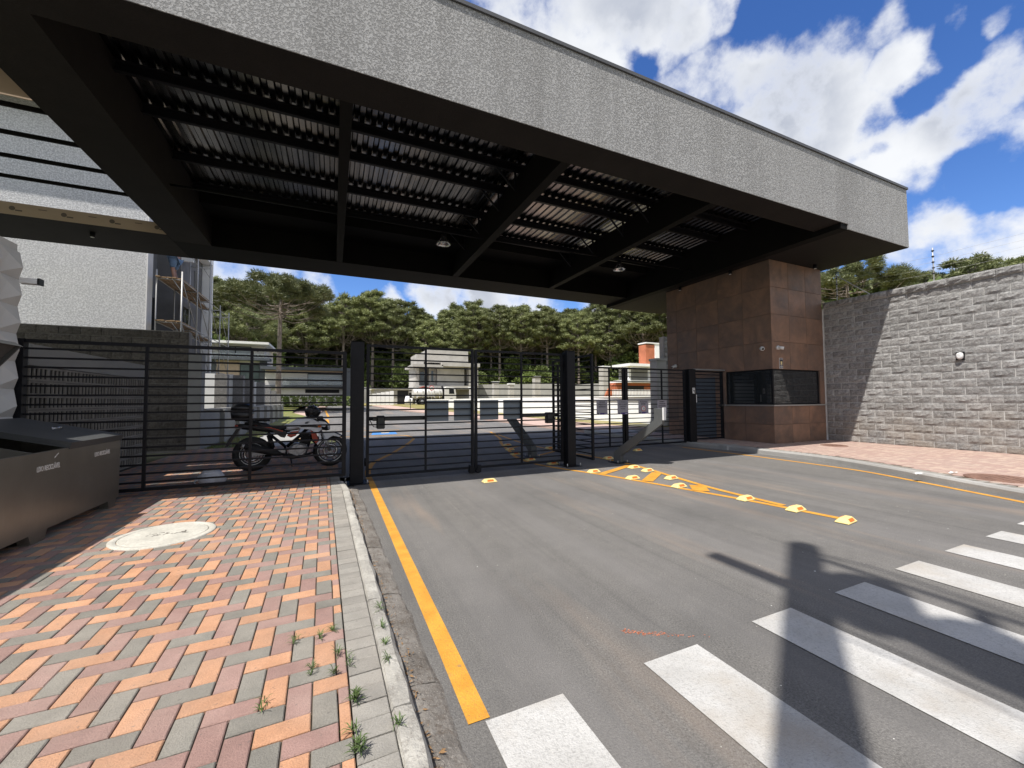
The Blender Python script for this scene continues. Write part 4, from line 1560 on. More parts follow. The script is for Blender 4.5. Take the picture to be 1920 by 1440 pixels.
MB().box(-.008, .03, -.05, .05, -.11, .11).build('body', 'black_plastic', ic)
MB().box(.0, .028, -.075, -.052, -.12, .12).build('handset', 'white_plastic', ic, bev=.005)

# gate openers
def opener(label, x, sgn):
    t_ = thing('gate_opener', label, 'gate opener', (x, 7.52, 1.085))
    m = MB(); m.bar((-.02 * sgn, 0, 0), (.93 * sgn, 0, 0), .07, .075); m.build('arm', 'black_plastic', t_, bev=.006)
    m = MB(); m.box(min(.05 * sgn, .19 * sgn), max(.05 * sgn, .19 * sgn), -.065, .065, -.18, .055); m.build('motor_housing', 'black_plastic', t_, bev=.015)
    m = MB(); m.tube([(-.09 * sgn, 0, 0), (-.02 * sgn, 0, 0)], .03, 10); m.bar((-.12 * sgn, 0, -.01), (-.05 * sgn, 0, -.01), .05, .02); m.build('bracket', 'black_steel', t_)
    m = MB(); m.tube([(.08 * sgn, -.03, -.15), (.0 * sgn, -.02, -.14), (-.06 * sgn, -.01, -.03), (-.13 * sgn, 0, .1)], .008, 6); m.build('cable', 'black_plastic', t_)
    return t_


opener('black gate opener arm on the gate leaf by the left kerb', .66, 1)
opener('black gate opener arm on the gate leaf by the middle post', 4.36, -1)

# grey sign sheets seen from behind, hung behind the first gate
for x0, x1, lab in ((1.585, 2.0, 'plain grey back of a sign, outermost on the left gate leaf'), (2.105, 2.5, 'plain grey back of a sign, next to the meeting stiles on the left leaf'),
                    (2.63, 3.02, 'plain grey back of a sign, next to the meeting stiles on the right leaf'), (3.13, 3.53, 'plain grey back of a sign, outermost on the right gate leaf')):
    t_ = thing('sign', lab, 'sign', ((x0 + x1) / 2, 7.405, 1.215), group='signs hung behind the first gate')
    w = x1 - x0
    MB().box(-w / 2, w / 2, -.003, .003, -.195, .195).build('sheet', 'sign_back', t_)
    m = MB()
    m.box(-w / 2, -w / 2 + .008, -.006, -.0035, -.195, .195); m.box(w / 2 - .008, w / 2, -.006, -.0035, -.195, .195)
    m.build('fold', 'grey_steel', t_)


def notice(label, x, lines, circle=None):
    t_ = thing('sign', label, 'sign', (x, 8.815, 1.19), group='notices on the far lane gate')
    MB().box(-.18, .18, -.003, .003, -.195, .195).build('sheet', 'sign_face', t_)
    MB().prism([(-.085, -.19), (.178, -.19), (.178, -.145), (-.06, -.145)], -.0055, -.0035, 'y').build('band', 'purple', t_)
    m = MB(); m.lathe([(.022, 0), (.022, .002)], 16, (-.135, -.0055, -.165), 'y'); m.build('seal', 'navy', t_)
    m = MB(); m.box(.07, .165, -.0075, -.006, -.18, -.168); m.build('caption', 'print_white', t_)
    z = .145
    for ln in lines:
        text(ln, .052, t_, 'ink', (0, -.0045, z), (PI / 2, 0, 0), sx=.82)
        z -= .062
    if circle:
        MB().lathe([(.078, 0), (.078, .0015)], 28, (0, -.0055, -.045), 'y').build('disc', 'print_red', t_)
        MB().lathe([(.062, 0), (.062, .0025)], 28, (0, -.0075, -.045), 'y').build('disc_centre', 'print_white', t_)
        text(circle, .07, t_, 'ink', (0, -.009, -.04), (PI / 2, 0, 0))
        text('km/h', .028, t_, 'ink', (0, -.009, -.085), (PI / 2, 0, 0))


notice('lilac grey notice reading VISITANTE DIRIJA-SE AO INTERFONE on the far gate', 6.62, ['VISITANTE', 'DIRIJA-SE AO', 'INTERFONE'])
notice('lilac grey notice of four lines about waiting for the gate to close', 7.20 - .06 + .18, ['AO ENTRAR E', 'SAIR AGUARDE', 'O PORTÃO', 'FECHAR'])
notice('lilac grey speed notice with a red ringed 10 on the far gate', 8.055, ['VELOCIDADE', 'MÁXIMA'], '10')
notice('lilac grey notice partly hidden by the slanting grey pedestal', 8.755, ['PROIBIDO', 'A PASSAGEM', 'DE PEDESTRES', 'POR ESTE', 'PORTÃO'])

# slanting pedestals for the card readers
def pedestal(label, foot, head, htop):
    t_ = thing('card_reader_pedestal', label, 'pedestal')
    f = Vector(foot); h = Vector(head); d = Vector((h.x - f.x, h.y - f.y, 0)).normalized(); q = Vector((-d.y, d.x, 0))
    w = .085; tck = .085
    def ring(c, ax):  # ring perpendicular-ish to the bent path
        ax = Vector(ax)
        return [c + q * w + ax * tck, c - q * w + ax * tck, c - q * w - ax * tck, c + q * w - ax * tck]
    k1 = f + Vector((0, 0, .20)); k2 = Vector((h.x, h.y, h.z - .02))
    sl = (k2 - k1).normalized(); n2 = Vector((-sl.z * d.x, -sl.z * d.y, math.hypot(sl.x, sl.y)))
    b1 = (d * -1 + n2).normalized(); b1 = (d + (-n2)) .normalized()
    rings = [ring(f + Vector((0, 0, .012)), d), ring(k1, (d - n2).normalized() * 1.08), ring(k2, (d - n2).normalized() * 1.08), ring(Vector((h.x, h.y, htop)), d)]
    m = MB(); m.loft(rings, sm=False); m.build('stand', 'pedestal_paint', t_, bev=.005)
    m = MB(); c = Vector((h.x, h.y, (h.z + htop) / 2 + .02)) + d * (tck + .018)
    m.bar(c - Vector((0, 0, (htop - h.z) / 2)), c + Vector((0, 0, (htop - h.z) / 2)), .15, .03, up=d); m.build('reader', 'white_plastic', t_)
    MB().box(f.x - .17, f.x + .17, f.y - .17, f.y + .17, 0, .012).build('base_plate', 'black_steel', t_)
    for a in (-1, 1):
        for b in (-1, 1):
            MB().lathe([(.011, 0), (.011, .05)], 8, (f.x + a * .13, f.y + b * .13, .012)).build('bolt', 'scaf', t_)
    return t_


MAT['pedestal_paint'] = simple('pedestal_grey_paint', (.085, .09, .09), .4, var=.08)
pedestal('slanting dark grey card reader pedestal in front of the far lane gate', (5.84, 7.20, 0), (6.27, 6.4, .95), 1.21)
pedestal('slanting black card reader pedestal behind the first gate', (4.54, 8.9, 0), (4.42, 9.95, .95), 1.2)

# traffic studs
def stud_proto():
    t_ = thing('traffic_stud', '', 'traffic stud', (0, 0, 0), group='yellow traffic studs on the road')
    m = MB()
    m.loft([[(-.125, -.07, 0), (.125, -.07, 0), (.125, .07, 0), (-.125, .07, 0)], [(-.12, -.065, .012), (.12, -.065, .012), (.12, .065, .012), (-.12, .065, .012)],
            [(-.085, -.032, .055), (.085, -.032, .055), (.085, .032, .055), (-.085, .032, .055)]], sm=False)
    m.build('body', 'stud', t_, bev=.006)
    for s in (-1, 1):
        mm = MB()
        a = [(-.06, s * .0595, .0215), (.06, s * .0595, .0215), (.052, s * .0395, .0475), (-.052, s * .0395, .0475)]
        b = [(x, y + s * .004, z + .002) for x, y, z in a]
        mm.loft([a, b], sm=False); mm.build('reflector', 'amber', t_)
    return t_


STUDS = [((5.31, 2.62), 8, 'nearest traffic stud, at the very tip of the painted island'), ((5.30, 3.15), 5, 'second nearest traffic stud, on the single yellow line'),
         ((5.24, 3.77), 4, 'third traffic stud, where the two yellow lines part'), ((5.05, 4.76), 6, 'traffic stud inside the painted island near its narrow bar'),
         ((5.44, 5.30), 8, 'traffic stud on the gatehouse side of the island, beside the middle bar'), ((4.84, 5.60), 4, 'traffic stud beside the left line between the two wider bars'),
         ((5.60, 6.05), 6, 'traffic stud on the gatehouse side line just before the top corner'), ((5.62, 6.46), 5, 'traffic stud at the top corner of the island at the edge of the shadow'),
         ((4.60, 6.42), 3, 'traffic stud on the left line near the middle gate post'), ((2.46, 6.45), 2, 'lone traffic stud on the asphalt before the meeting gate leaves'),
         ((4.38, 7.62), 4, 'shaded traffic stud just behind the middle gate post line'), ((4.20, 8.35), 10, 'shaded traffic stud beside the foot of the black pedestal'),
         ((5.95, 7.72), 3, 'shaded traffic stud behind the grey pedestal'), ((7.60, 8.58), 4, 'traffic stud below the thick stile of the far gate'),
         ((4.30, 9.4), 5, 'first shaded stud on the curving line behind the gate'), ((4.55, 10.3), 5, 'second shaded stud on the curving line behind the gate'), ((4.95, 11.4), 5, 'third shaded stud on the curving line behind the gate'), ((5.7, 10.1), 5, 'shaded stud on the other line behind the black pedestal')]
st0 = stud_proto()
kids = list(st0.children)
for n, ((x, y), a, lab) in enumerate(STUDS):
    if n == 0:
        o = st0
    else:
        o = st0.copy(); COL.objects.link(o)
        for c in kids:
            d = c.copy(); COL.objects.link(d); d.parent = o
    o.location = (x, y, .004); o.rotation_euler = (0, 0, R(a)); o['label'] = lab

# ------------------------------------------------------------------ recycling container
bn = thing('recycling_container', 'long olive metal recycling container with one lid raised, reading LIXO RECICLÁVEL', 'container')
XF, XB2 = -2.46, -3.36
Y0, Y1 = 2.2, 6.67
m = MB()
prof = [(XF, .215), (XF, .945), (XF - .03, .958), (XF - .035, .935), (XF - .03, .255), (XB2 + .03, .255), (XB2 + .03, 1.17), (XB2, 1.19), (XB2, .215)]
# walls of the tub: front, back, ends, floor
m.box(XF - .004, XF, Y0, Y1, .215, .945)
m.box(XF - .045, XF - .0045, Y0, Y1, .915, .943)
m.box(XB2, XB2 + .02, Y0, Y1, .215, 1.18)
m.box(XB2 + .021, XF - .005, Y0, Y1, .215, .235)
for y in (Y0, 5.16, Y1 - .02):
    m.prism([(XB2 + .021, .236), (XF - .046, .236), (XF - .046, .935), (XB2 + .021, 1.17)], y, y + .018, 'y')
m.build('tub', 'bin_metal', bn)
MB().box(XB2 + .022, XF - .0465, Y0 + .03, 5.15, .237, .24).build('inside', 'bin_inside', bn)


def lid(ya, yb, ang):
    """hinged on the back edge; closed at -14 degrees"""
    m = MB()
    L = .945
    hx, hz = XB2 - .005, 1.20
    a = R(ang); c, s = math.cos(a), math.sin(a)
    def q(u, v): return (hx + u * c - v * s, hz + u * s + v * c)
    poly = [q(0, 0), q(L, 0), q(L, .03), q(0, .03)]
    m.prism(poly, ya, yb, 'y')
    poly = [q(L - .004, -.035), q(L + .004, -.035), q(L + .004, .03), q(L - .004, .03)]
    m.prism([q(L + .0005, -.04), q(L + .006, -.04), q(L + .006, .03), q(L + .0005, .03)], ya, yb, 'y')
    m.prism([q(.01, -.03), q(L - .002, -.03), q(L - .002, -.0005), q(.01, -.0005)], ya, ya + .02, 'y')
    m.prism([q(.01, -.03), q(L - .002, -.03), q(L - .002, -.0005), q(.01, -.0005)], yb - .02, yb, 'y')
    return m.build('lid', 'bin_lid', bn)


l1 = lid(5.58, 6.685, -14.2)
lid(Y0, 5.52, 55)
m = MB(); m.tube([(-2.80, 6.05, 1.105), (-2.80, 6.05, 1.13), (-2.80, 6.20, 1.13), (-2.80, 6.20, 1.105)], .010, 8); m.build('handle', 'chrome', l1)
for y in (6.52, 5.18, 3.7):
    m = MB()
    w = .10 if y > 6 else .13
    m.prism([(y - w, .214), (y + w, .214), (y + w * .75, .135), (y - w * .75, .135)], XF - .09, XF - .006, 'x')
    m.box(XF - .14, XF - .01, y - w * .8, y + w * .8, .12, .134)
    m.build('leg', 'bin_metal', bn)
text('LIXO RECICLÁVEL', .068, bn, 'print_white', (XF + .002, 5.28, .790), (PI / 2, 0, PI / 2), sx=.62)
text('LIXO RECICLÁVEL', .068, bn, 'print_white', (XF + .002, 6.245, .812), (PI / 2, 0, PI / 2), sx=.62)
m = MB(); m.bar((XF + .0015, 5.36, .872), (XF + .0015, 5.42, .91), .002, .007); m.build('scratch', 'print_white', bn)

# ------------------------------------------------------------------ relief clad wall at the far left
cw = thing('clad_wall', 'white wall clad in faceted relief panels behind the container', 'wall')
MB().box(-3.95, -3.615, -2.0, 6.98, .1, 3.38).build('backing', 'clad_white', cw)
P_ = .34


def relief(seed):
    rg = random.Random(seed); h = P_ / 2 - .001
    a = (-h, -h); vs = []
    for (x, y) in ((-h, -h), (h, -h), (h, h), (-h, h)):
        vs.append((x, y, .02))
    vs.append((.07, -.04, .105)); vs.append((-.06, .09, .045))
    m = MB(); m.idx(vs, [(0, 1, 4), (1, 2, 4), (2, 5, 4), (2, 3, 5), (3, 0, 5), (0, 4, 5)])
    m.idx([(-h, -h, -.01), (h, -h, -.01), (h, h, -.01), (-h, h, -.01), (-h, -h, .02), (h, -h, .02), (h, h, .02), (-h, h, .02)], [(0, 1, 5, 4), (1, 2, 6, 5), (2, 3, 7, 6), (3, 0, 4, 7)])
    return m.mesh('relief_panel', 'clad_white')


rp = relief(1)
for i in range(14):
    for j in range(9):
        # local x -> world y, local y -> world z, local z -> world x
        o = link('relief_panel', rp, cw)
        o.matrix_world = Matrix(((0, 0, 1, -3.605), (1, 0, 0, 6.97 - P_ / 2 - i * P_), (0, 1, 0, .22 + P_ / 2 + j * P_), (0, 0, 0, 1)))
fl = thing('floodlight', 'small white floodlight sticking out from the end of the relief wall', 'light', (-3.56, 6.99, 2.93))
MB().box(-.02, .15, -.04, .04, -.035, .035).build('housing', 'white_plastic', fl, bev=.006)
MB().box(.15, .17, -.045, .045, -.04, .04).build('lens', 'black_plastic', fl)

# ------------------------------------------------------------------ perforated block enclosure
cb = thing('perforated_wall', 'dark wall of perforated concrete blocks with a plain band on top', 'wall')


def cobogo():
    m = MB(); w, h, d = .388, .19, .016
    zs = [0, .03, .155, h]
    m.box(-w / 2, w / 2, 0, d, 0, .026); m.box(-w / 2, w / 2, 0, d, h - .026, h)
    n = 4; bw = .026
    for k in range(n + 1):
        x = -w / 2 + (w - bw) * k / n
        m.box(x, x + bw, .0, d, .0265, h - .0265)
    return m.mesh('perforated_block', 'cobogo')


cbm = cobogo()
for j in range(9):
    for i in range(9):
        link('perforated_block', cbm, cb, (-3.62 + random.gauss(0, .002), 7.30 + .198 + i * .392, .14 + j * .195), (0, 0, PI / 2))
m = MB(); m.box(-3.74, -3.615, 7.28, 10.834, 1.90, 2.18); m.box(-3.74, -3.615, 10.835, 10.93, .12, 1.899)
m.build('band', 'plaster_grey', cb)
MB().box(-5.5, -3.645, 7.1, 10.8, .1, 1.895).build('hole_shade_backing', 'black_matte', cb)  # black body close behind the blocks, standing in for shade in the holes

# ------------------------------------------------------------------ dark block wall at the back
db = thing('block_wall', 'dark mossy rough block wall behind the motorcycle', 'wall')
MB().box(-9.0, -3.62, 13.515, 13.75, .05, 3.33).build('mortar_bed', 'mortar_dark', db)
block_wall(db, 'block_dark', (-8.4, 13.5, 0), 0, 4.8, .12, 16, pitch=(.398, .2), seed=7)
dp = thing('pilaster', 'plain grey rendered pilaster at the end of the dark block wall', 'pilaster')
MB().box(-3.61, -3.31, 13.45, 13.8, .05, 2.74).build('shaft', 'plaster_grey', dp, bev=.01)

# ------------------------------------------------------------------ motorcycle
mo = thing('motorcycle', 'white, red and black motorcycle with a black top case parked behind the fence', 'motorcycle', (-.70, 8.76, ZP), R(2.0))
AX = .655


def wheel(x, r, tw, nm):
    m = MB(); m.ring(r - tw * .5, tw * .5, (0, 0, 0), 'y', 36, 10)
    w = m.build('wheel', 'rubber', mo); w.location = (x, 0, r)
    m = MB()
    m.ring(r - tw * .98, .018, (0, 0, 0), 'y', 36, 6, flat=1.6)
    m.build('rim', 'black_plastic', w)
    m = MB(); m.ring(r - tw * .98 + .014, .010, (0, -.034, 0), 'y', 36, 5); m.build('rim_tape', 'print_white', w)
    m = MB()
    for k in range(5):
        a = 2 * PI * k / 5 + .3
        for da in (-.16, .16):
            m.bar((.04 * math.cos(a), 0, .04 * math.sin(a)), ((r - tw) * math.cos(a + da), 0, (r - tw) * math.sin(a + da)), .022, .02, up=(0, 1, 0))
    m.lathe([(.045, -.07), (.05, -.03), (.05, .03), (.045, .07)], 14, axis='y')
    m.build('spokes', 'alloy', w)
    m = MB(); m.ring(.115, .026, (0, -.07, 0), 'y', 28, 4, flat=.12); m.build('brake_disc', 'chrome', w)
    return w


wheel(-AX, .318, .135, 'rear'); wheel(AX, .312, .105, 'front')
# frame, swingarm
m = MB()
m.tube([(.40, 0, .93), (.12, 0, .62), (-.10, 0, .42)], .03, 8); m.tube([(.40, 0, .88), (.30, 0, .55), (.22, 0, .28), (-.10, 0, .25), (-.14, 0, .45)], .024, 8)
m.tube([(.1, .08, .72), (-.35, .09, .72), (-.82, .06, .80)], .018, 8); m.tube([(.1, -.08, .72), (-.35, -.09, .72), (-.82, -.06, .80)], .018, 8)
m.tube([(-.12, .09, .42), (-.42, .1, .70)], .016, 8); m.tube([(-.12, -.09, .42), (-.42, -.1, .70)], .016, 8)
m.build('frame', 'black_steel', mo)
m = MB(); m.bar((-.12, -.10, .36), (-AX, -.10, .318), .035, .06); m.bar((-.12, .10, .36), (-AX, .10, .318), .035, .06); m.bar((-.2, -.1, .36), (-.2, .1, .36), .05, .05)
m.build('swingarm', 'alloy', mo)
m = MB(); m.tube([(-.33, -.12, .40), (-.40, -.12, .66)], .03, 10); m.tube([(-.33, .12, .40), (-.40, .12, .66)], .03, 10); m.build('shock_absorber', 'black_steel', mo)
# engine
m = MB()
m.loft([superring((.10, -.15, .36), (1, 0, 0), (0, 0, 1), .12, .10, 14), superring((.10, -.10, .36), (1, 0, 0), (0, 0, 1), .16, .13, 14), superring((.10, .10, .36), (1, 0, 0), (0, 0, 1), .16, .13, 14), superring((.10, .14, .36), (1, 0, 0), (0, 0, 1), .12, .10, 14)])
m.lathe([(.075, -.165), (.085, -.15), (.085, -.12)], 18, (.13, 0, .38), 'y'); m.lathe([(.05, -.165), (.055, -.15), (.055, -.12)], 14, (-.01, 0, .35), 'y')
eng = m.build('engine', 'alloy', mo)
m = MB()
for k in range(7):
    z = .46 + k * .028
    m.box(.10 + k * .012, .26 + k * .012, -.09, .09, z, z + .014)
m.box(.13, .28, -.075, .075, .455, .66)
m.build('cylinder', 'black_steel', mo)
m = MB(); m.tube([(.30, -.05, .56), (.40, -.06, .46), (.36, -.08, .30), (.18, -.12, .24), (-.05, -.14, .27), (-.2, -.15, .31)], .022, 10); m.build('exhaust_pipe', 'black_steel', mo)
m = MB(); m.tube([(-.18, -.17, .30), (-.26, -.185, .33), (-.62, -.19, .44), (-.76, -.19, .48)], [.03, .055, .068, .05], 14); ex = m.build('muffler', 'black_matte', mo)
m = MB(); m.tube([(-.755, -.19, .478), (-.80, -.19, .49)], [.052, .04], 14); m.build('muffler_tip', 'alloy', ex)
m = MB(); m.loft([superring((.26, 0, .24), (0, 1, 0), (0, 0, 1), .09, .035), superring((.0, 0, .215), (0, 1, 0), (0, 0, 1), .11, .03), superring((-.16, 0, .24), (0, 1, 0), (0, 0, 1), .08, .03)]); m.build('belly_pan', 'black_plastic', mo)
# tank, shrouds, seat, tail


def body(st, name, mat, n=14, p=2.5, parent=mo, axis='x'):
    m = MB()
    m.loft([superring(c, (0, 1, 0), (0, 0, 1), hw, hh, n, p) for c, hw, hh in st])
    return m.build(name, mat, parent)


tank = body([((-.12, 0, .775), .06, .045), ((-.06, 0, .80), .11, .075), ((.06, 0, .845), .15, .105), ((.20, 0, .875), .17, .115), ((.33, 0, .875), .15, .10), ((.40, 0, .86), .09, .06)], 'fuel_tank', 'bike_white')
for s in (-1, 1):
    m = MB()   # tank shroud: angular wing, white with a red lower blade
    m.prism([(.02, .83), (.16, .90), (.36, .93), (.47, .86), (.50, .74), (.40, .66), (.30, .74), (.12, .77)], s * .172, s * .187, 'y')
    sh = m.build('tank_shroud', 'bike_white', mo, bev=.006)
    m = MB(); m.prism([(.30, .735), (.40, .655), (.45, .52), (.40, .46), (.33, .58)], s * .16, s * .176, 'y'); m.build('shroud_blade', 'bike_red', sh, bev=.004)
    m = MB(); m.prism([(.43, .655), (.47, .70), (.50, .52), (.43, .44), (.41, .47), (.46, .53)], s * .158, s * .172, 'y'); m.build('shroud_edge', 'bike_white', sh)
    m = MB(); m.prism([(.05, .795), (.30, .835), (.44, .80), (.46, .775), (.28, .79)], s * .1875, s * .1905, 'y'); m.build('black_stripe', 'black_plastic', sh)
    m = MB()   # wing emblem
    m.prism([(.20, .86), (.24, .855), (.29, .885), (.25, .88), (.285, .90), (.235, .895), (.21, .885)], s * .1878, s * .190, 'y'); m.build('wing_emblem', 'slate_blue', sh)
    m = MB(); m.prism([(.12, .735), (-.02, .71), (-.10, .64), (-.03, .60), (.05, .63)], s * .125, s * .14, 'y'); sp = m.build('side_panel', 'bike_red', mo, bev=.005)
    m = MB(); m.prism([(.10, .745), (-.04, .73), (-.05, .715), (.11, .725)], s * .1405, s * .143, 'y'); m.build('white_stripe', 'bike_white', sp)
    m = MB(); m.prism([(-.10, .72), (-.30, .80), (-.60, .83), (-.34, .74), (-.2, .62), (-.13, .60)], s * .12, s * .135, 'y'); tp = m.build('tail_panel', 'black_plastic', mo, bev=.005)
    m = MB(); m.prism([(-.16, .715), (-.36, .79), (-.62, .835), (-.60, .845), (-.36, .805), (-.16, .735)], s * .1355, s * .139, 'y'); m.build('red_stripe', 'bike_red', tp)
seat = body([((-.10, 0, .785), .07, .03), ((-.22, 0, .775), .12, .035), ((-.38, 0, .80), .13, .04), ((-.44, 0, .835), .12, .045), ((-.62, 0, .875), .11, .04), ((-.78, 0, .885), .08, .025)], 'seat', 'black_matte')
tail = body([((-.30, 0, .74), .10, .05), ((-.55, 0, .79), .10, .05), ((-.80, 0, .84), .08, .04), ((-.92, 0, .86), .05, .02)], 'tail', 'black_plastic')
m = MB(); m.loft([superring((-.88, 0, .84), (0, 1, 0), (0, 0, 1), .07, .035), superring((-.93, 0, .85), (0, 1, 0), (0, 0, 1), .05, .02)]); m.build('tail_lamp', 'bike_red', tail)
m = MB(); m.prism([(-.84, .80), (-.90, .79), (-1.04, .56), (-1.07, .47), (-1.03, .47), (-.96, .60)], -.075, .075, 'y'); mud = m.build('rear_mudguard', 'black_plastic', mo)
m = MB(); m.bar((-1.00, 0, .64), (-1.06, 0, .50), .19, .006, up=(1, 0, .3)); m.build('number_plate', 'grey_steel', mud)
# fork, mudguard, headlight
for s in (-1, 1):
    m = MB(); m.tube([(.40, s * .085, .93), (.50, s * .085, .66)], .022, 10); m.tube([(.50, s * .085, .66), (AX, s * .085, .312)], .031, 10); m.build('fork_leg', 'alloy', mo)
m = MB(); m.box(.34, .46, -.11, .11, .90, .93); m.box(.39, .50, -.11, .11, .72, .75); m.build('fork_clamp', 'black_steel', mo)
m = MB(); rings = []
for k in range(9):
    a = R(35 + k * 14)
    c = Vector((AX + .352 * math.cos(a), 0, .312 + .352 * math.sin(a)))
    n_ = Vector((math.cos(a), 0, math.sin(a)))
    w = .075 if 0 < k < 8 else .045
    rings.append([c + Vector((0, -w, 0)) - n_ * .03, c + Vector((0, -w * .9, 0)), c + n_ * .012, c + Vector((0, w * .9, 0)), c + Vector((0, w, 0)) - n_ * .03, c - n_ * .004])
m.loft(rings); mg = m.build('front_mudguard', 'black_plastic', mo)
for s in (-1, 1):
    m = MB(); m.prism([(.50, .66), (.58, .68), (.72, .66), (.84, .60), (.82, .57), (.70, .60), (.62, .56), (.58, .46), (.54, .46), (.54, .58)], s * .092, s * .108, 'y'); m.build('mudguard_side', 'bike_white', mg, bev=.004)
hl = body([((.42, 0, .86), .09, .09), ((.50, 0, .84), .12, .12), ((.58, 0, .80), .10, .10), ((.62, 0, .78), .07, .07)], 'headlight_cowl', 'black_plastic')
m = MB(); m.loft([superring((.60, 0, .79), (0, 1, 0), (0, 0, 1), .085, .075), superring((.635, 0, .775), (0, 1, 0), (0, 0, 1), .075, .065), superring((.65, 0, .77), (0, 1, 0), (0, 0, 1), .04, .035)]); m.build('headlight', 'lens', hl)
for s in (-1, 1):
    m = MB(); m.prism([(.44, .90), (.56, .88), (.60, .84), (.55, .78), (.46, .80)], s * .115, s * .128, 'y'); m.build('cowl_side', 'bike_white', hl, bev=.004)
m = MB(); m.box(.40, .52, -.08, .08, .93, .99); m.build('instrument_panel', 'black_plastic', mo, bev=.01)
m = MB(); m.tube([(.28, -.37, 1.00), (.33, -.28, 1.02), (.38, -.10, .98), (.38, .10, .98), (.33, .28, 1.02), (.28, .37, 1.00)], .012, 8); hb = m.build('handlebar', 'black_steel', mo)
for s in (-1, 1):
    m = MB(); m.tube([(.335, s * .27, 1.02), (.27, s * .39, .998)], .018, 10); m.build('grip', 'rubber', hb)
    m = MB(); m.tube([(.33, s * .24, 1.03), (.36, s * .30, 1.10), (.335, s * .34, 1.15)], .007, 6); mi_ = m.build('mirror', 'black_steel', mo)
    m = MB(); m.loft([superring((.33, s * .34, 1.175), (0, 1, 0), (0, 0, 1), .055, .035, 14), superring((.345, s * .34, 1.175), (0, 1, 0), (0, 0, 1), .065, .043, 14), superring((.36, s * .34, 1.175), (0, 1, 0), (0, 0, 1), .035, .024, 14)]); m.build('mirror_head', 'black_plastic', mi_)
    m = MB(); m.tube([(.43, s * .12, .80), (.45, s * .2, .80)], .008, 6); m.loft([superring((.43, s * .21, .80), (0, 1, 0), (0, 0, 1), .025, .02), superring((.49, s * .21, .80), (0, 1, 0), (0, 0, 1), .02, .015)]); m.build('indicator', 'amber', mo)
m = MB(); m.tube([(-.05, .10, .26), (-.02, .22, .02), (-.02, .25, -.0)], .011, 8); m.build('kickstand', 'black_steel', mo)
m = MB(); m.tube([(-.06, -.12, .30), (-.06, -.2, .28)], .011, 8); m.tube([(.10, -.16, .27), (.18, -.19, .25)], .009, 6); m.build('footpeg', 'rubber', mo)
m = MB()
for s in (-1, 1):
    m.tube([(-.45, s * .1, .80), (-.62, s * .11, .92), (-.92, s * .08, .95)], .011, 8)
m.box(-.92, -.64, -.10, .10, .935, .955)
m.build('luggage_rack', 'black_steel', mo)
CX = -.82
tcase = MB(); tcase.loft([superring((CX, 0, .957), (1, 0, 0), (0, 1, 0), .13, .15, 16, 3.5), superring((CX, 0, .99), (1, 0, 0), (0, 1, 0), .165, .19, 16, 3.5), superring((CX, 0, 1.10), (1, 0, 0), (0, 1, 0), .18, .205, 16, 3.2)])
tc_ = tcase.build('top_case', 'black_plastic', mo)
m = MB(); m.loft([superring((CX, 0, 1.102), (1, 0, 0), (0, 1, 0), .186, .21, 16, 3.2), superring((CX, 0, 1.13), (1, 0, 0), (0, 1, 0), .186, .21, 16, 3.2)]); m.build('case_band', 'alloy', tc_)
m = MB(); m.loft([superring((CX, 0, 1.132), (1, 0, 0), (0, 1, 0), .18, .205, 16, 3.2), superring((CX, 0, 1.20), (1, 0, 0), (0, 1, 0), .165, .185, 16, 3), superring((CX, 0, 1.245), (1, 0, 0), (0, 1, 0), .11, .12, 16, 2.6)]); m.build('case_lid', 'black_plastic', tc_)
m = MB(); rb2 = random.Random(8)
for k in range(7):
    m.loft([superring((-.60 + k * .03, rb2.uniform(-.05, .05), .915), (1, 0, 0), (0, 1, 0), .04, .04, 8), superring((-.60 + k * .03, rb2.uniform(-.05, .05), .94 + rb2.uniform(.01, .05)), (1, 0, 0), (0, 1, 0), .025, .03, 8)])
tg = m.build('gloves', 'black_matte'); tag(tg, 'black riding gloves lying on the motorcycle seat in front of the top case', 'gloves'); tg.location = mo.location; tg.rotation_euler = mo.rotation_euler
hm = thing('helmet', 'black motorcycle helmet with a white stripe hung over the handlebar', 'helmet', (-.70 + .33, 8.70, ZP + 1.085), R(20))
MB().loft([superring((0, 0, -.11), (1, 0, 0), (0, 1, 0), .095, .085, 18, 2), superring((.005, 0, -.07), (1, 0, 0), (0, 1, 0), .125, .105, 18, 2), superring((0, 0, 0), (1, 0, 0), (0, 1, 0), .135, .115, 18, 2), superring((-.005, 0, .06), (1, 0, 0), (0, 1, 0), .115, .10, 18, 2), superring((-.01, 0, .10), (1, 0, 0), (0, 1, 0), .07, .062, 18, 2), superring((-.01, 0, .115), (1, 0, 0), (0, 1, 0), .02, .02, 18, 2)]).build('shell', 'black_plastic', hm)
m = MB(); m.loft([superring((.112, 0, -.03), (0, 1, 0), (0, 0, 1), .085, .035, 12), superring((.14, 0, -.01), (0, 1, 0), (0, 0, 1), .06, .03, 12)]); m.build('visor', 'dark_window', hm)
m = MB(); m.bar((-.12, 0, .05), (.09, 0, .085), .03, .05); m.build('white_stripe', 'print_white', hm)

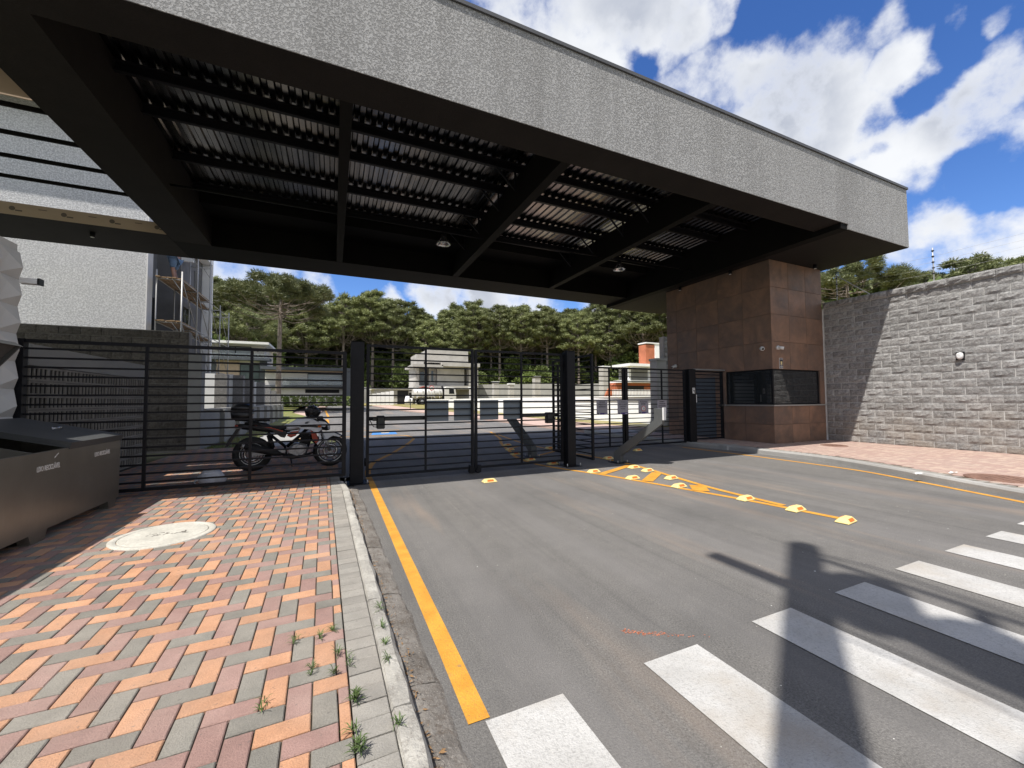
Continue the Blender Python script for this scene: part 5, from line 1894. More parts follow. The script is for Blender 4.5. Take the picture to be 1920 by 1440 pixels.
# white plastic bag
m = MB(); rb3 = random.Random(11)
rings = []
for (z, r) in ((0, .08), (.02, .125), (.09, .15), (.17, .14), (.225, .10), (.255, .04)):
    rings.append([(r * 1.15 * math.cos(a) * (1 + .12 * math.sin(3 * a + z * 20)), r * math.sin(a) * (1 + .1 * math.sin(5 * a + z * 30)), z + rb3.uniform(-.008, .008)) for a in [2 * PI * k / 20 for k in range(20)]])
m.loft(rings)
pb = thing('plastic_bag', 'knotted white plastic bag on the pavers just behind the fence', 'bag', (-1.68, 7.48, ZP + .003))
m.build('bag_body', 'bag', pb)
m = MB(); m.tube([(-.15, -.04, .02), (-.21, -.06, .06), (-.19, -.05, .11), (-.13, -.03, .13)], [.012, .022, .02, .012], 8); m.build('handle', 'bag', pb)

# ------------------------------------------------------------------ the neighbouring building under construction, scaffold, worker
nb = thing('building', 'tall light grey textured building under construction behind the dark block wall', 'building')
m = MB()
m.box(-18, -5.75, 17.0, 17.4, 0, 10.8); m.build('front_wall', 'stucco_light', nb)
m = MB(); m.box(-5.749, -5.72, 16.99, 17.41, 3.0, 10.8); m.build('corner_trim', 'print_white', nb)
m = MB(); m.box(-18, -6.5, 17.403, 20.2, 0, 10.8)
MAT['slate_grey'] = simple('slate_grey_render', (.16, .16, .165), .9, var=.1)
m.build('recessed_wall', 'slate_grey', nb)
m = MB(); m.box(-18, -5.7, 16.2, 24.0, 10.803, 11.1); m.build('roof_slab', 'plaster_grey', nb)
m = MB(); m.box(-18, -5.75, 20.203, 23.2, 0, 8.1); m.build('side_volume', 'slate_grey', nb)
m = MB(); m.box(-5.752, -5.35, 20.21, 20.32, 7.2, 8.32); m.prism([(20.323, 7.95), (23.2, 7.95), (23.2, 8.32), (20.323, 8.32)], -5.745, -5.35, 'x'); m.box(-5.745, -5.35, 23.06, 23.2, .2, 7.94); m.build('white_frame', 'white_render', nb)
for (y0, y1, z0, z1) in ((17.7, 18.5, 3.4, 5.6), (18.8, 20.0, 3.6, 5.5), (18.0, 19.4, 6.3, 7.8)):
    w_ = MB().box(-6.497, -6.47, y0, y1, z0, z1).build('window', 'dark_window', nb)
    MB().box(-6.468, -6.45, (y0 + y1) / 2 - .03, (y0 + y1) / 2 + .03, z0, z1).build('mullion', 'black_steel', w_)
for (y0, y1, z0, z1) in ((20.6, 21.5, 3.2, 5.4), (21.9, 22.9, 6.2, 7.3)):
    MB().box(-5.747, -5.735, y0, y1, z0, z1).build('window', 'dark_window', nb)
MB().tube([(-6.35, 18.75, 4.7), (-6.35, 18.75, 7.6)], .06, 8).build('pipe', 'yellow_plastic', nb)

sc = thing('scaffold', 'tubular scaffold with plank platforms along the side of the grey building', 'scaffold')
ysc = [17.2, 18.9, 20.6, 22.3, 24.0]
tops = [5.95, 8.6, 7.9, 5.9, 5.9]
for n, (y, tp) in enumerate(zip(ysc, tops)):
    for x in (-5.55, -4.85):
        MB().tube([(x, y, 2.0), (x, y, tp)], .024, 8).build('upright', 'scaf', sc)
    for z in (2.75, 4.15, 5.65, 7.1):
        if z < tp:
            MB().tube([(-5.55, y, z), (-4.85, y, z)], .018, 6).build('transom', 'scaf', sc)
            MB().tube([(-4.85, y, z - .42), (-5.1, y, z)], .014, 6).build('brace', 'scaf', sc)
    if n:
        yp = ysc[n - 1]
        for z in (2.75, 4.15, 5.65):
            for x in (-5.55, -4.85):
                MB().tube([(x, yp, z), (x, y, z)], .016, 6).build('ledger', 'scaf', sc)
        MB().tube([(-4.85, yp, 4.15), (-4.85, y, 2.75)], .014, 6).build('brace', 'scaf', sc)
        MB().tube([(-4.85, yp, 5.65), (-4.85, y, 4.15)], .014, 6).build('brace', 'scaf', sc)
for (ya, yb, z, k) in ((17.15, 18.95, 5.68, 5), (18.96, 20.65, 5.68, 5), (17.15, 18.95, 4.18, 5), (18.96, 22.3, 4.18, 3), (20.66, 22.35, 5.68, 2)):
    for i in range(k):
        x = -5.55 + i * .145
        MB().box(x, x + .12, ya + random.uniform(-.08, .04), yb + random.uniform(-.04, .08), z, z + .035).build('plank', 'wood', sc)
MB().tube([(-4.85, 18.9, 7.7), (-4.2, 19.0, 7.72)], .02, 6).build('outrigger', 'scaf', sc)
MB().tube([(-4.5, 18.0, 7.9), (-4.2, 19.0, 8.5)], .02, 6).build('outrigger', 'scaf', sc)


def figure(parent, joints, edges, radii, mat, name):
    me = bpy.data.meshes.new(name)
    me.from_pydata(joints, edges, [])
    me.materials.append(MAT[mat])
    o = link(name, me, parent)
    sk = o.modifiers.new('skin', 'SKIN')
    sk.use_smooth_shade = True
    for i, r in enumerate(radii):
        v = me.skin_vertices[0].data[i]
        v.radius = (r, r) if not isinstance(r, tuple) else r
    me.skin_vertices[0].data[0].use_root = True
    ss = o.modifiers.new('sub', 'SUBSURF'); ss.levels = 2; ss.render_levels = 2
    return o


wk = thing('person', 'worker in pink shirt and blue denim shorts standing on the scaffold planks', 'person', (-5.30, 18.05, 5.715), R(80))
# joints: pelvis, chest, neck, head, hips, knees, ankles, toes, shoulders, elbows, wrists
J = [(0, 0, .92), (0, .01, 1.12), (0, .02, 1.34), (0, .02, 1.47), (0, .04, 1.58), (0, .03, 1.70),
     (.10, 0, .88), (.13, .10, .48), (.14, -.02, .07), (.15, .16, .03), (-.10, 0, .88), (-.12, .02, .48), (-.13, -.06, .07), (-.14, .12, .03),
     (.18, .02, 1.38), (.26, .06, 1.12), (.24, .28, .98), (-.18, .02, 1.38), (-.27, .08, 1.12), (-.22, .30, 1.02), (.235, .35, .96), (-.215, .37, 1.0)]
E_ = [(0, 1), (1, 2), (2, 3), (3, 4), (4, 5), (0, 6), (6, 7), (7, 8), (8, 9), (0, 10), (10, 11), (11, 12), (12, 13), (2, 14), (14, 15), (15, 16), (16, 20), (2, 17), (17, 18), (18, 19), (19, 21)]
Rr_ = [.14, .14, .15, .055, .085, .075, .10, .062, .042, .035, .10, .062, .042, .035, .065, .045, .034, .065, .045, .034, .036, .036]
figure(wk, J, E_, Rr_, 'skin', 'body')
sh = [(0, 0, .90), (0, .01, 1.12), (0, .02, 1.36), (0, .02, 1.44), (.19, .02, 1.38), (.25, .05, 1.2), (-.19, .02, 1.38), (-.25, .06, 1.2)]
figure(wk, sh, [(0, 1), (1, 2), (2, 3), (2, 4), (4, 5), (2, 6), (6, 7)], [.165, .165, .172, .075, .085, .07, .085, .07], 'pink_shirt', 'shirt')
figure(wk, [(0, 0, .93), (.105, .005, .84), (.135, .085, .52), (-.105, .005, .84), (-.125, .02, .52)], [(0, 1), (1, 2), (0, 3), (3, 4)], [.165, .128, .092, .128, .092], 'denim', 'shorts')
figure(wk, [(0, .03, 1.66), (0, .01, 1.73)], [(0, 1)], [.088, .06], 'black_matte', 'hair')

# ------------------------------------------------------------------ walls of the lots on the left
lw = thing('low_wall', 'low grey rendered wall with pilasters along the grass strip', 'wall')
MB().box(-3.46, -3.32, 13.82, 33.5, 0, 1.17).build('panel', 'plaster_grey', lw)
MB().box(-3.50, -3.28, 13.81, 33.5, 1.172, 1.21).build('coping', 'concrete', lw)
for k in range(8):
    y = 15.6 + k * 2.25
    MB().box(-3.318, -3.20, y, y + .32, 0, 1.165).build('pilaster', 'plaster_grey', lw)
LW = [(17.2, 2.42, 'nearest'), (20.0, 2.56, 'second nearest'), (22.3, 2.52, 'third nearest'), (25.6, 2.5, 'fourth nearest'), (28.0, 2.38, 'fifth nearest'), (30.5, 2.15, 'sixth nearest'), (33.0, 2.0, 'farthest')]
for n, (y, h, w_) in enumerate(LW):
    t_ = thing('lot_wall', w_ + ' white lot wall with a grey block pilaster above the low wall', 'wall', group='white walls between the lots')
    MB().box(-9.5, -3.85, y, y + .15, 0, h).build('panel', 'white_render', t_)
    q = MB()
    z = 0.2
    q.box(-3.845, -3.48, y - .03, y + .30, 0.0, h - .03)
    p_ = q.build('pilaster', 'block_mid', t_)
    if n in (2, 4):
        MB().box(-4.7, -3.85, y - .06, y + .2, h - .55, h - .10).build('step', 'white_render', t_)

# ------------------------------------------------------------------ white modern house
ho = thing('house', 'white two storey modern house with dark slabs and glass balcony beyond the lawn', 'house')
m = MB(); m.box(-12.6, -7.0, 51, 58, 1.0, 7.55); m.box(-6.6, 1.1, 48.9, 56, 1.0, 4.78); m.build('wall', 'off_white', ho)
MB().box(-13.4, -6.4, 49.6, 58.3, 7.553, 7.80).build('roof', 'white_render', ho)
m = MB(); m.box(-12.9, -6.3, 49.8, 51.2, 5.85, 6.12); m.box(-6.9, 1.75, 47.9, 56, 4.783, 5.1); m.box(1.12, 1.74, 48.0, 49.4, 1.0, 4.78); m.box(-6.6, 1.1, 48.3, 48.88, 2.9, 3.15); m.build('dark_slab', 'slate_blue', ho)
m = MB(); m.box(-11.3, -9.25, 50.93, 50.995, 1.2, 5.84); m.build('timber_panel', 'wood_clad', ho)
m = MB(); m.box(-6.5, 1.0, 48.80, 48.895, 4.5, 4.78); m.build('timber_soffit', 'wood_clad', ho)
for a_, b_, c_ in ((-12.6, -11.33, 50.9), (-7.35, -6.7, 50.5)):
    MB().box(a_, b_, c_, 50.99, 1.2, 5.84).build('slate_panel', 'slate_blue', ho)


def win(parent, x0, x1, z0, z1, y, n, glass='frost'):
    f = MB(); fw_ = .09
    f.box(x0, x1, y - .07, y, z1 - fw_, z1); f.box(x0, x1, y - .07, y, z0, z0 + fw_)
    for k in range(n + 1):
        xc = x0 + (x1 - x0) * k / n
        f.box(max(x0, xc - fw_ / 2), min(x1, xc + fw_ / 2), y - .065, y - .003, z0 + fw_, z1 - fw_)
    w = f.build('window', 'black_steel', parent)
    for k in range(n):
        a = x0 + (x1 - x0) * k / n + fw_ / 2; b = x0 + (x1 - x0) * (k + 1) / n - fw_ / 2
        MB().box(a, b, y - .04, y - .02, z0 + fw_, z1 - fw_).build('pane', glass, w)


win(ho, -11.1, -8.2, 6.2, 7.4, 50.99, 2)
win(ho, -9.2, -7.4, 1.8, 5.5, 50.99, 2, 'reflection_toned_glass')
win(ho, -2.6, .9, 3.2, 4.48, 48.89, 1, 'frost')
MB().box(-4.9, 1.0, 48.2, 48.23, 3.16, 3.95).build('balcony_glass', 'rail_glass', ho)
MB().box(-12.7, -6.6, 49.86, 49.88, 6.12, 6.55).build('balcony_glass', 'rail_glass', ho)
MB().box(-2.8, .6, 48.84, 48.888, 2.35, 2.75).build('dark_band', 'black_steel', ho)
for x in (-12.1, -7.6):
    t_ = MB().box(x - .07, x + .07, 50.9, 50.99, 6.9, 7.2).build('wall_lamp', 'black_steel', ho)

# ------------------------------------------------------------------ concrete house under construction, truck, signs
ch = thing('house', 'bare concrete house shell under construction behind the tanker truck', 'house')
m = MB()
m.box(11.8, 22.2, 63.2, 70, 3.25, 3.85)
m.box(11.2, 16, 62.4, 70, 6.75, 7.15)
m.box(15.8, 22.2, 62.4, 70, 6.95, 7.55)
m.box(13.7, 20.4, 63.2, 70, 7.553, 9.7)
m.box(12.2, 13.2, 64, 70, 7.153, 9.0)
m.box(15.4, 20.0, 64.0, 70, 3.853, 6.94); m.box(20.5, 22.1, 63.0, 70, 3.853, 6.94); m.box(14.2, 15.39, 64.8, 70, 3.853, 6.74)
m.box(11.9, 12.35, 63.4, 70, 3.853, 6.74); m.box(12.36, 14.19, 66.5, 70, 3.853, 6.74)
for x in (11.9, 16.5, 21.7):
    m.box(x, x + .45, 63.4, 63.9, .5, 3.24)
m.box(11.9, 22.1, 67.5, 70, .5, 3.24)
m.build('shell', 'raw_concrete', ch)
for (x0, x1, z0, z1, y) in ((13.1, 13.8, 3.86, 6.2, 66.49), (14.6, 14.95, 4.6, 6.3, 64.79)):
    MB().box(x0, x1, y - .02, y - .001, z0, z1).build('window', 'dark_window', ch)
sh_ = thing('shed', 'pale rendered shed with a flat roof beside the concrete house', 'shed')
m = MB(); m.box(5.9, 11.2, 66, 72, .7, 3.3); m.build('wall', 'raw_concrete', sh_)
MB().box(5.5, 11.6, 65.6, 72.2, 3.303, 3.5).build('roof', 'white_render', sh_)
MB().box(9.4, 11.1, 65.96, 65.995, .85, 3.1).build('opening', 'black_matte', sh_)
fc = thing('fence', 'white sheet hoarding with a sloping top left of the truck', 'fence')
for k in range(6):
    x = 4.8 + k * .62
    MB().box(x, x + .60, 64.5 - k * .2, 64.54 - k * .2, .8, 2.45 + .10 * k).build('panel', 'white_render', fc)

tk = thing('truck', 'white tanker truck parked before the concrete house', 'truck', (14.0, 60.8, .82))


def twheel(x, y):
    m = MB(); m.ring(.36, .15, (0, 0, 0), 'y', 24, 8); w = m.build('wheel', 'rubber', tk); w.location = (x, y, .5)
    MB().lathe([(.05, -.12), (.2, -.12), (.30, -.06), (.30, .06)], 18, axis='y').build('rim', 'alloy', w)


for x in (-1.9, -.7, 2.55):
    for y in (-1.05, 1.05):
        twheel(x, y)
m = MB(); m.box(-3.1, 3.2, -.45, .45, .62, .85); m.build('chassis', 'black_steel', tk)
m = MB()
m.loft([superring((-3.1, 0, 1.72), (0, 1, 0), (0, 0, 1), .9, .62, 16, 2.2), superring((-2.95, 0, 1.72), (0, 1, 0), (0, 0, 1), 1.1, .78, 16, 2.2), superring((1.15, 0, 1.72), (0, 1, 0), (0, 0, 1), 1.1, .78, 16, 2.2), superring((1.3, 0, 1.72), (0, 1, 0), (0, 0, 1), .9, .62, 16, 2.2)])
tn = m.build('tank', 'truck_white', tk)
m = MB(); m.loft([superring((-2.2, 0, 2.5), (0, 1, 0), (0, 0, 1), .5, .1, 10), superring((-1.5, 0, 2.72), (0, 1, 0), (0, 0, 1), .45, .12, 10), superring((-.6, 0, 2.5), (0, 1, 0), (0, 0, 1), .5, .1, 10)]); m.build('cover', 'rust_red', tn)
for k in range(5):
    MB().box(-2.7 + k * .85, -2.62 + k * .85, -1.14, -1.08, 1.0, 2.3).build('rib', 'truck_white', tn)
m = MB(); m.prism([(1.55, .62), (3.35, .62), (3.35, 1.55), (3.2, 2.55), (1.75, 2.75), (1.55, 2.6)], -1.15, 1.15, 'y'); cbn = m.build('cab', 'truck_white', tk, bev=.05)
m = MB(); m.prism([(2.2, 1.65), (3.05, 1.65), (2.95, 2.4), (2.2, 2.45)], -1.165, -1.151, 'y'); m.build('side_window', 'dark_window', cbn)
m = MB(); m.bar((3.36, 0, 1.65), (3.235, 0, 2.4), 2.0, .02, up=(1, 0, .15)); m.build('windscreen', 'dark_window', cbn)
m = MB(); m.tube([(1.42, -.7, .8), (1.42, -.7, 2.3), (1.2, -.7, 2.85)], .16, 10); m.build('intake', 'black_steel', tk)
m = MB(); m.prism([(-2.75, 1.05), (-2.5, 1.3), (-.2, 1.3), (.1, 1.0), (.02, 1.0), (-.25, 1.24), (-2.45, 1.24), (-2.66, 1.05)], -1.25, -.85, 'y'); m.build('mudguard', 'truck_white', tk)
m = MB(); m.box(3.2, 3.4, -1.15, 1.15, .5, .85); m.build('bumper', 'black_plastic', tk)
for k, x in enumerate((-4.0, -3.5)):
    t_ = thing('canvas_bag', ['pale bulk bag standing behind the tanker truck', 'second pale bulk bag against the tanker truck'][k], 'bag', (14.0 + x, 60.2 + k * .3, .82))
    MB().loft([superring((0, 0, 0), (1, 0, 0), (0, 1, 0), .36, .36, 12), superring((0, 0, .6), (1, 0, 0), (0, 1, 0), .40, .40, 12), superring((.05, 0, 1.3 - k * .3), (1, 0, 0), (0, 1, 0), .26, .28, 12)]).build('sack', 'white_render', t_)
ss_ = thing('speed_sign', 'round red rimmed speed limit sign on a post in front of the tanker', 'sign', (12.9, 57.0, .62))
MB().tube([(0, 0, 0), (0, 0, 2.85)], .035, 8).build('post', 'scaf', ss_)
MB().lathe([(.36, 0), (.36, .02)], 28, (0, -.06, 2.62), 'y').build('disc', 'print_red', ss_)
MB().lathe([(.28, 0), (.28, .022)], 28, (0, -.075, 2.62), 'y').build('disc_centre', 'print_white', ss_)
text('20', .36, ss_, 'ink', (0, -.08, 2.63), (PI / 2, 0, 0))
for (x, y, lab) in ((10.95, 27.2, 'dark bollard light in the verge behind the middle post'), (8.0, 46.0, 'small dark bollard light in the far verge'), (-1.75, 36.0, 'dark bollard light at the corner of the pink pavement')):
    t_ = thing('bollard_light', lab, 'light', (x, y, zt(x, y) + .1), group='bollard lights along the street')
    MB().tube([(0, 0, 0), (0, 0, .9)], .04, 8).build('post', 'black_steel', t_)
    MB().lathe([(.055, .9), (.06, 1.05), (.03, 1.1)], 12).build('head', 'black_steel', t_)

# perimeter wall at the end of the street, pergola in front
pw = thing('boundary_wall', 'long pale wall closing the end of the street below the trees', 'wall')
m = MB(); m.bar((-12, 85.5, 2.3), (6.5, 78.5, 2.3), .2, 3.2); m.build('panel', 'plaster_grey', pw)
m = MB(); m.bar((-12, 85.5, 3.97), (6.5, 78.5, 3.97), .34, .14); m.build('coping', 'concrete', pw)
pe = thing('pergola', 'dark pergola of square posts standing before the boundary wall', 'pergola')
for k in range(9):
    f_ = k / 8
    x = -.5 + 7.0 * f_; y = 79.0 - 2.6 * f_
    MB().box(x - .13, x + .13, y - .13, y + .13, .9, 3.6).build('post', 'wood_clad' if k % 3 else 'slate_blue', pe)
m = MB(); m.bar((-.8, 79.1, 3.7), (6.8, 76.3, 3.7), 1.4, .18); m.build('beam', 'slate_blue', pe)
rw = thing('retaining_wall', 'long white retaining wall beside the grass verge beyond the far gate', 'wall')
pts = [(15.75, 12.5), (15.0, 17.2), (14.12, 21.5), (13.28, 28), (12.85, 34), (12.55, 45), (12.25, 58)]
m = MB(); m2 = MB()
for (a, b) in zip(pts[:-1], pts[1:]):
    za, zb = zt(*a), zt(*b)
    d = Vector((b[0] - a[0], b[1] - a[1], 0)).normalized(); q = Vector((d.y, -d.x, 0)) * .2
    ta, tb = 1.60, 1.60
    A = Vector((*a, 0)); B = Vector((*b, 0))
    for off_a, off_b in ((A, B), (A + q, B + q)):
        m.face([(off_a.x, off_a.y, za), (off_b.x, off_b.y, zb), (off_b.x, off_b.y, tb), (off_a.x, off_a.y, ta)])
    m.face([(A.x, A.y, ta), (B.x, B.y, tb), (B.x + q.x, B.y + q.y, tb), (A.x + q.x, A.y + q.y, ta)])
    m2.bar((A.x - q.x * .1, A.y - q.y * .1, 1.34), (B.x - q.x * .1, B.y - q.y * .1, 1.34), .06, .05)
m.build('panel', 'white_render', rw); m2.build('ledge', 'slate_grey', rw)
bw = thing('boundary_wall', 'grey boundary wall running behind the raised lots on the right', 'wall')
m = MB(); m.bar((23, 66, 2.9), (52, 50, 2.9), .2, 2.6); m.bar((52, 50, 2.9), (72, 36, 2.9), .2, 2.6); m.build('panel', 'plaster_grey', bw)
PIL = [(27.4, 36, .85, 1.65, 5.0, 'tall pale square pillar, the tallest on the raised lots'), (18.9, 36, .62, 1.6, 3.72, 'pale square pillar left of the tallest one'), (16.5, 37, .5, 1.6, 3.0, 'short pale pillar in the middle of the lot pillars'),
       (14.4, 36, .52, 1.6, 3.12, 'pale pillar second from the concrete house'), (13.35, 40, .5, 1.5, 2.75, 'short pale pillar closest to the concrete house')]
for (x, y, w, z0, z1, lab) in PIL:
    t_ = thing('pillar', lab, 'pillar', (x, y, z0), group='unfinished pillars on the lots')
    MB().box(-w / 2, w / 2, -w / 2, w / 2, -.2, z1 - z0).build('shaft', 'raw_concrete', t_)
    MB().box(-w / 2 - .06, w / 2 + .06, -w / 2 - .06, w / 2 + .06, z1 - z0 + .003, z1 - z0 + .12).build('cap', 'white_render', t_)
bh = thing('house', 'small house of orange hollow brick with concrete slab next to the gatehouse', 'house')
m = MB(); m.box(22.0, 26.6, 27.5, 28.3, 1.5, 2.85); m.prism([(21.0, 1.5), (22.0, 1.5), (22.0, 2.8), (21.6, 2.5), (21.3, 2.1)], 27.6, 27.8, 'y'); m.box(24.32, 25.3, 26.2, 27.05, 4.45, 6.1)
m.build('brick_wall', 'clay', bh)
m = MB(); m.box(22.3, 26.6, 25.9, 28.2, 4.2, 4.42); m.box(22.1, 26.7, 26.4, 28.4, 2.853, 3.05); m.box(25.303, 26.3, 26.15, 27.05, 4.425, 6.2); m.box(24.27, 26.3, 26.1, 27.1, 6.203, 6.3)
for x in (22.7, 25.0, 26.1): m.box(x, x + .22, 26.5, 26.75, 3.053, 4.198)
m.build('concrete_frame', 'white_render', bh)
MB().box(22.95, 26.5, 28.0, 28.1, 3.053, 4.19).build('back_wall', 'plaster_grey', bh)
MB().box(23.3, 25.2, 27.46, 27.498, 2.2, 2.6).build('opening', 'black_matte', bh)
wfn = thing('picket_fence', 'low white picket fence in front of the brick house', 'fence')
MB().box(20.0, 26.0, 25.3, 25.33, 1.75, 1.8).build('rail', 'white_render', wfn)
for k in range(40):
    MB().box(20.0 + k * .15, 20.09 + k * .15, 25.26, 25.29, 1.55, 2.2).build('picket', 'white_render', wfn)
bp = thing('block_wall', 'grey rough block wall end with a plain pilaster just behind the gatehouse', 'wall')
block_wall(bp, 'block_mid', (14.6, 14.5, 0), 0, 2.4, .15, 22, pitch=(.398, .196), seed=9)
MB().box(14.6, 17.0, 14.515, 14.8, 0, 4.45).build('mortar_bed', 'mortar_dark', bp)
MB().box(13.98, 14.57, 14.35, 14.8, 0, 3.25).build('pilaster', 'plaster_grey', bp)
MB().box(13.94, 14.6, 14.31, 14.84, 3.253, 3.36).build('pilaster_cap', 'plaster_grey', bp)

# two-tier clipped shrub on the lawn
def leaf_blob(m, c, rx, rz, n, w, l, rg, up=.25):
    for k in range(n):
        z = rg.uniform(-1, 1); a = rg.uniform(0, 2 * PI); q = math.sqrt(1 - z * z)
        nrm = Vector((q * math.cos(a), q * math.sin(a), z))
        rad = rg.uniform(.55, 1.0) ** .5
        p = Vector(c) + Vector((nrm.x * rx * rad, nrm.y * rx * rad, nrm.z * rz * rad))
        d = (nrm + Vector((rg.gauss(0, .45), rg.gauss(0, .45), rg.gauss(up, .4)))).normalized()
        s = d.cross(Vector((rg.gauss(0, 1), rg.gauss(0, 1), rg.gauss(0, 1)))).normalized() * (w * .5)
        L = l * rg.uniform(.7, 1.3)
        m.face([p - s * .7, p + s * .7, p + d * L * .6 + s, p + d * L, p + d * L * .6 - s])


tpy = thing('shrub', 'two tiered clipped yellowish shrub on the lawn by the boundary wall', 'shrub', (-1.55, 58.5, .95))
m = MB(); rgl = random.Random(21)
leaf_blob(m, (0, 0, 2.05), .5, .38, 260, .12, .18, rgl); leaf_blob(m, (0, 0, 1.1), .7, .6, 420, .12, .2, rgl)
m.build('crown', 'broadleaf', tpy, fix=False)
MB().tube([(0, 0, 0), (0, 0, 2.0)], .06, 6).build('trunk', 'bark', tpy)

# ------------------------------------------------------------------ trees
def araucaria(seed, H, Rc, tr, tiers, per, rc, nleaf, w, l, low=.55):
    """umbrella-crowned pine: bare trunk, candelabra limbs, tufted clumps at their ends"""
    rg = random.Random(seed)
    T = MB(); C = MB()
    lean = (rg.gauss(0, .012 * H), rg.gauss(0, .012 * H))
    tp = [(lean[0] * (k / 6) ** 2, lean[1] * (k / 6) ** 2, H * .93 * k / 6) for k in range(7)]
    T.tube(tp, [tr * (1.12 if k == 0 else 1 - .55 * k / 6) for k in range(7)], 10)
    def trunk_at(z):
        f = (z / (H * .93)) ** 2
        return Vector((lean[0] * f, lean[1] * f, z))
    def clump(c, r):
        n = int(nleaf * (r / rc) ** 2)
        rings = []
        for i in range(5):
            th = -.95 + 2.35 * i / 4
            q = r * .54 * math.cos(th * .98) ; zz = r * .42 * math.sin(th)
            rings.append([c + Vector((q * math.cos(2 * PI * j / 8 + i * .4) * rg.uniform(.85, 1.15), q * math.sin(2 * PI * j / 8 + i * .4) * rg.uniform(.85, 1.15), zz)) for j in range(8)])
        C.loft(rings, 0, True, False)
        for k in range(n):
            z = rg.uniform(-.75, 1); a = rg.uniform(0, 2 * PI); q = math.sqrt(max(0, 1 - z * z))
            nm = Vector((q * math.cos(a), q * math.sin(a), z * .72))
            rad = rg.uniform(.36, .80)
            p = c + nm * r * rad
            d = (nm + Vector((rg.gauss(0, .35), rg.gauss(0, .35), rg.gauss(.2, .3)))).normalized()
            s = d.cross(Vector((rg.gauss(0, 1), rg.gauss(0, 1), rg.gauss(0, 1)))).normalized() * (w * .5)
            L = l * rg.uniform(.7, 1.25)
            C.face([p - s * .8, p + s * .8, p + d * L + s * .25, p + d * L - s * .25])
    dome = H * (1 - low)
    for t in range(tiers):
        f = (t + .5) / tiers
        Rt = Rc * math.sqrt(max(.02, 1 - (1 - f) ** 0 * f ** 2.2)) * rg.uniform(.88, 1.05) if t else Rc * rg.uniform(.7, .9)
        zend = H - dome * (1 - f) * .62 - .2
        zst = zend - .10 * H * (Rt / Rc) - .02 * H
        n = max(4, int(per * (.55 + .45 * Rt / Rc)))
        a0 = rg.uniform(0, 6.28)
        for k in range(n):
            a = a0 + 2 * PI * k / n + rg.gauss(0, .12)
            Rk = Rt * rg.uniform(.72, 1.08)
            if rg.random() < .06: continue
            base = trunk_at(max(.3 * H, zst + rg.gauss(0, .012 * H)))
            end = trunk_at(min(zend, H * .92)) + Vector((Rk * math.cos(a), Rk * math.sin(a), zend - min(zend, H * .92) + rg.gauss(0, .02 * H)))
            h = Vector((math.cos(a), math.sin(a), 0))
            p1 = base + h * Rk * .35 + Vector((0, 0, -.006 * H)); p2 = base + h * Rk * .72 + Vector((0, 0, (end.z - base.z) * .35))
            T.tube([base, p1, p2, end], [tr * .20, tr * .15, tr * .11, tr * .05], 5, cap=False)
            clump(end, rc * rg.uniform(.8, 1.15))
            if Rk > Rc * .45:
                side = Vector((-math.sin(a), math.cos(a), 0)) * rg.choice((-1, 1))
                e2 = p2 + h * Rk * .06 + side * Rk * .2 + Vector((0, 0, (end.z - p2.z) * .8))
                T.tube([p1.lerp(p2, .6), e2], [tr * .1, tr * .04], 4, cap=False)
                clump(e2, rc * rg.uniform(.65, .95))
            if Rk > Rc * .7 and rg.random() < .7:
                e3 = p2 + Vector((0, 0, (end.z - p2.z) * .75)) - h * Rk * .08
                clump(e3, rc * rg.uniform(.55, .85))
    for k in range(5):
        a = rg.uniform(0, 6.28); clump(trunk_at(H * .92) + Vector((rg.uniform(0, .12) * Rc * math.cos(a), rg.uniform(0, .12) * Rc * math.sin(a), H * .055)), rc * rg.uniform(.8, 1.1))
    return T, C


def plant(name, label, cat, tm, cm, loc, rz, sc, group=None, parts=('trunk', 'crown')):
    t_ = thing(name, label, cat, loc, rz, group)
    t_.scale = sc
    link(parts[0], tm, t_); link(parts[1], cm, t_)
    return t_


T, C = araucaria(1, 12.6, 5.9, .27, 3, 15, .88, 520, .06, .25, low=.72)
tm, cm = T.mesh('trunk', 'bark'), C.mesh('crown', 'araucaria')
plant('araucaria_tree', 'big lone araucaria pine with an umbrella crown in front of the white house', 'tree', tm, cm, (-4.75, 43.2, .55), .4, (1, 1, .985))
T, C = araucaria(2, 13.5, 5.2, .26, 5, 12, .95, 260, .08, .28, low=.5)
tm2, cm2 = T.mesh('trunk', 'bark'), C.mesh('crown', 'araucaria')
for (x, y, s, lab) in ((-18.5, 63, 1.0, 'araucaria pine rising right behind the scaffold'), (-24, 60, 1.0, 'araucaria pine half hidden behind the scaffolded building'), (-11.5, 66, .98, 'araucaria pine behind the white house roof'), (-28, 72, 1.3, 'tall araucaria pine far behind the scaffold tower')):
    plant('araucaria_tree', lab, 'tree', tm2, cm2, (x, y, 1.2), random.uniform(0, 6), (s, s, s))
VAR = []
for k in range(6):
    rg = random.Random(50 + k)
    H = rg.uniform(21.5, 24.5)
    T, C = araucaria(60 + k, H, rg.uniform(4.2, 5.4), .34, 8, 11, 1.0, 120, .14, .36, low=rg.uniform(.28, .5))
    VAR.append((T.mesh('trunk', 'bark'), C.mesh('crown', 'araucaria')))
rw_ = random.Random(77)
LABA = 'tall araucaria pine of the wood behind the boundary wall'
GA = 'araucaria pines of the wood'
def in_wood(az):
    """the gatehouse, the stone wall and the near building hide these bearings"""
    return not (50.5 < az < 60.5)


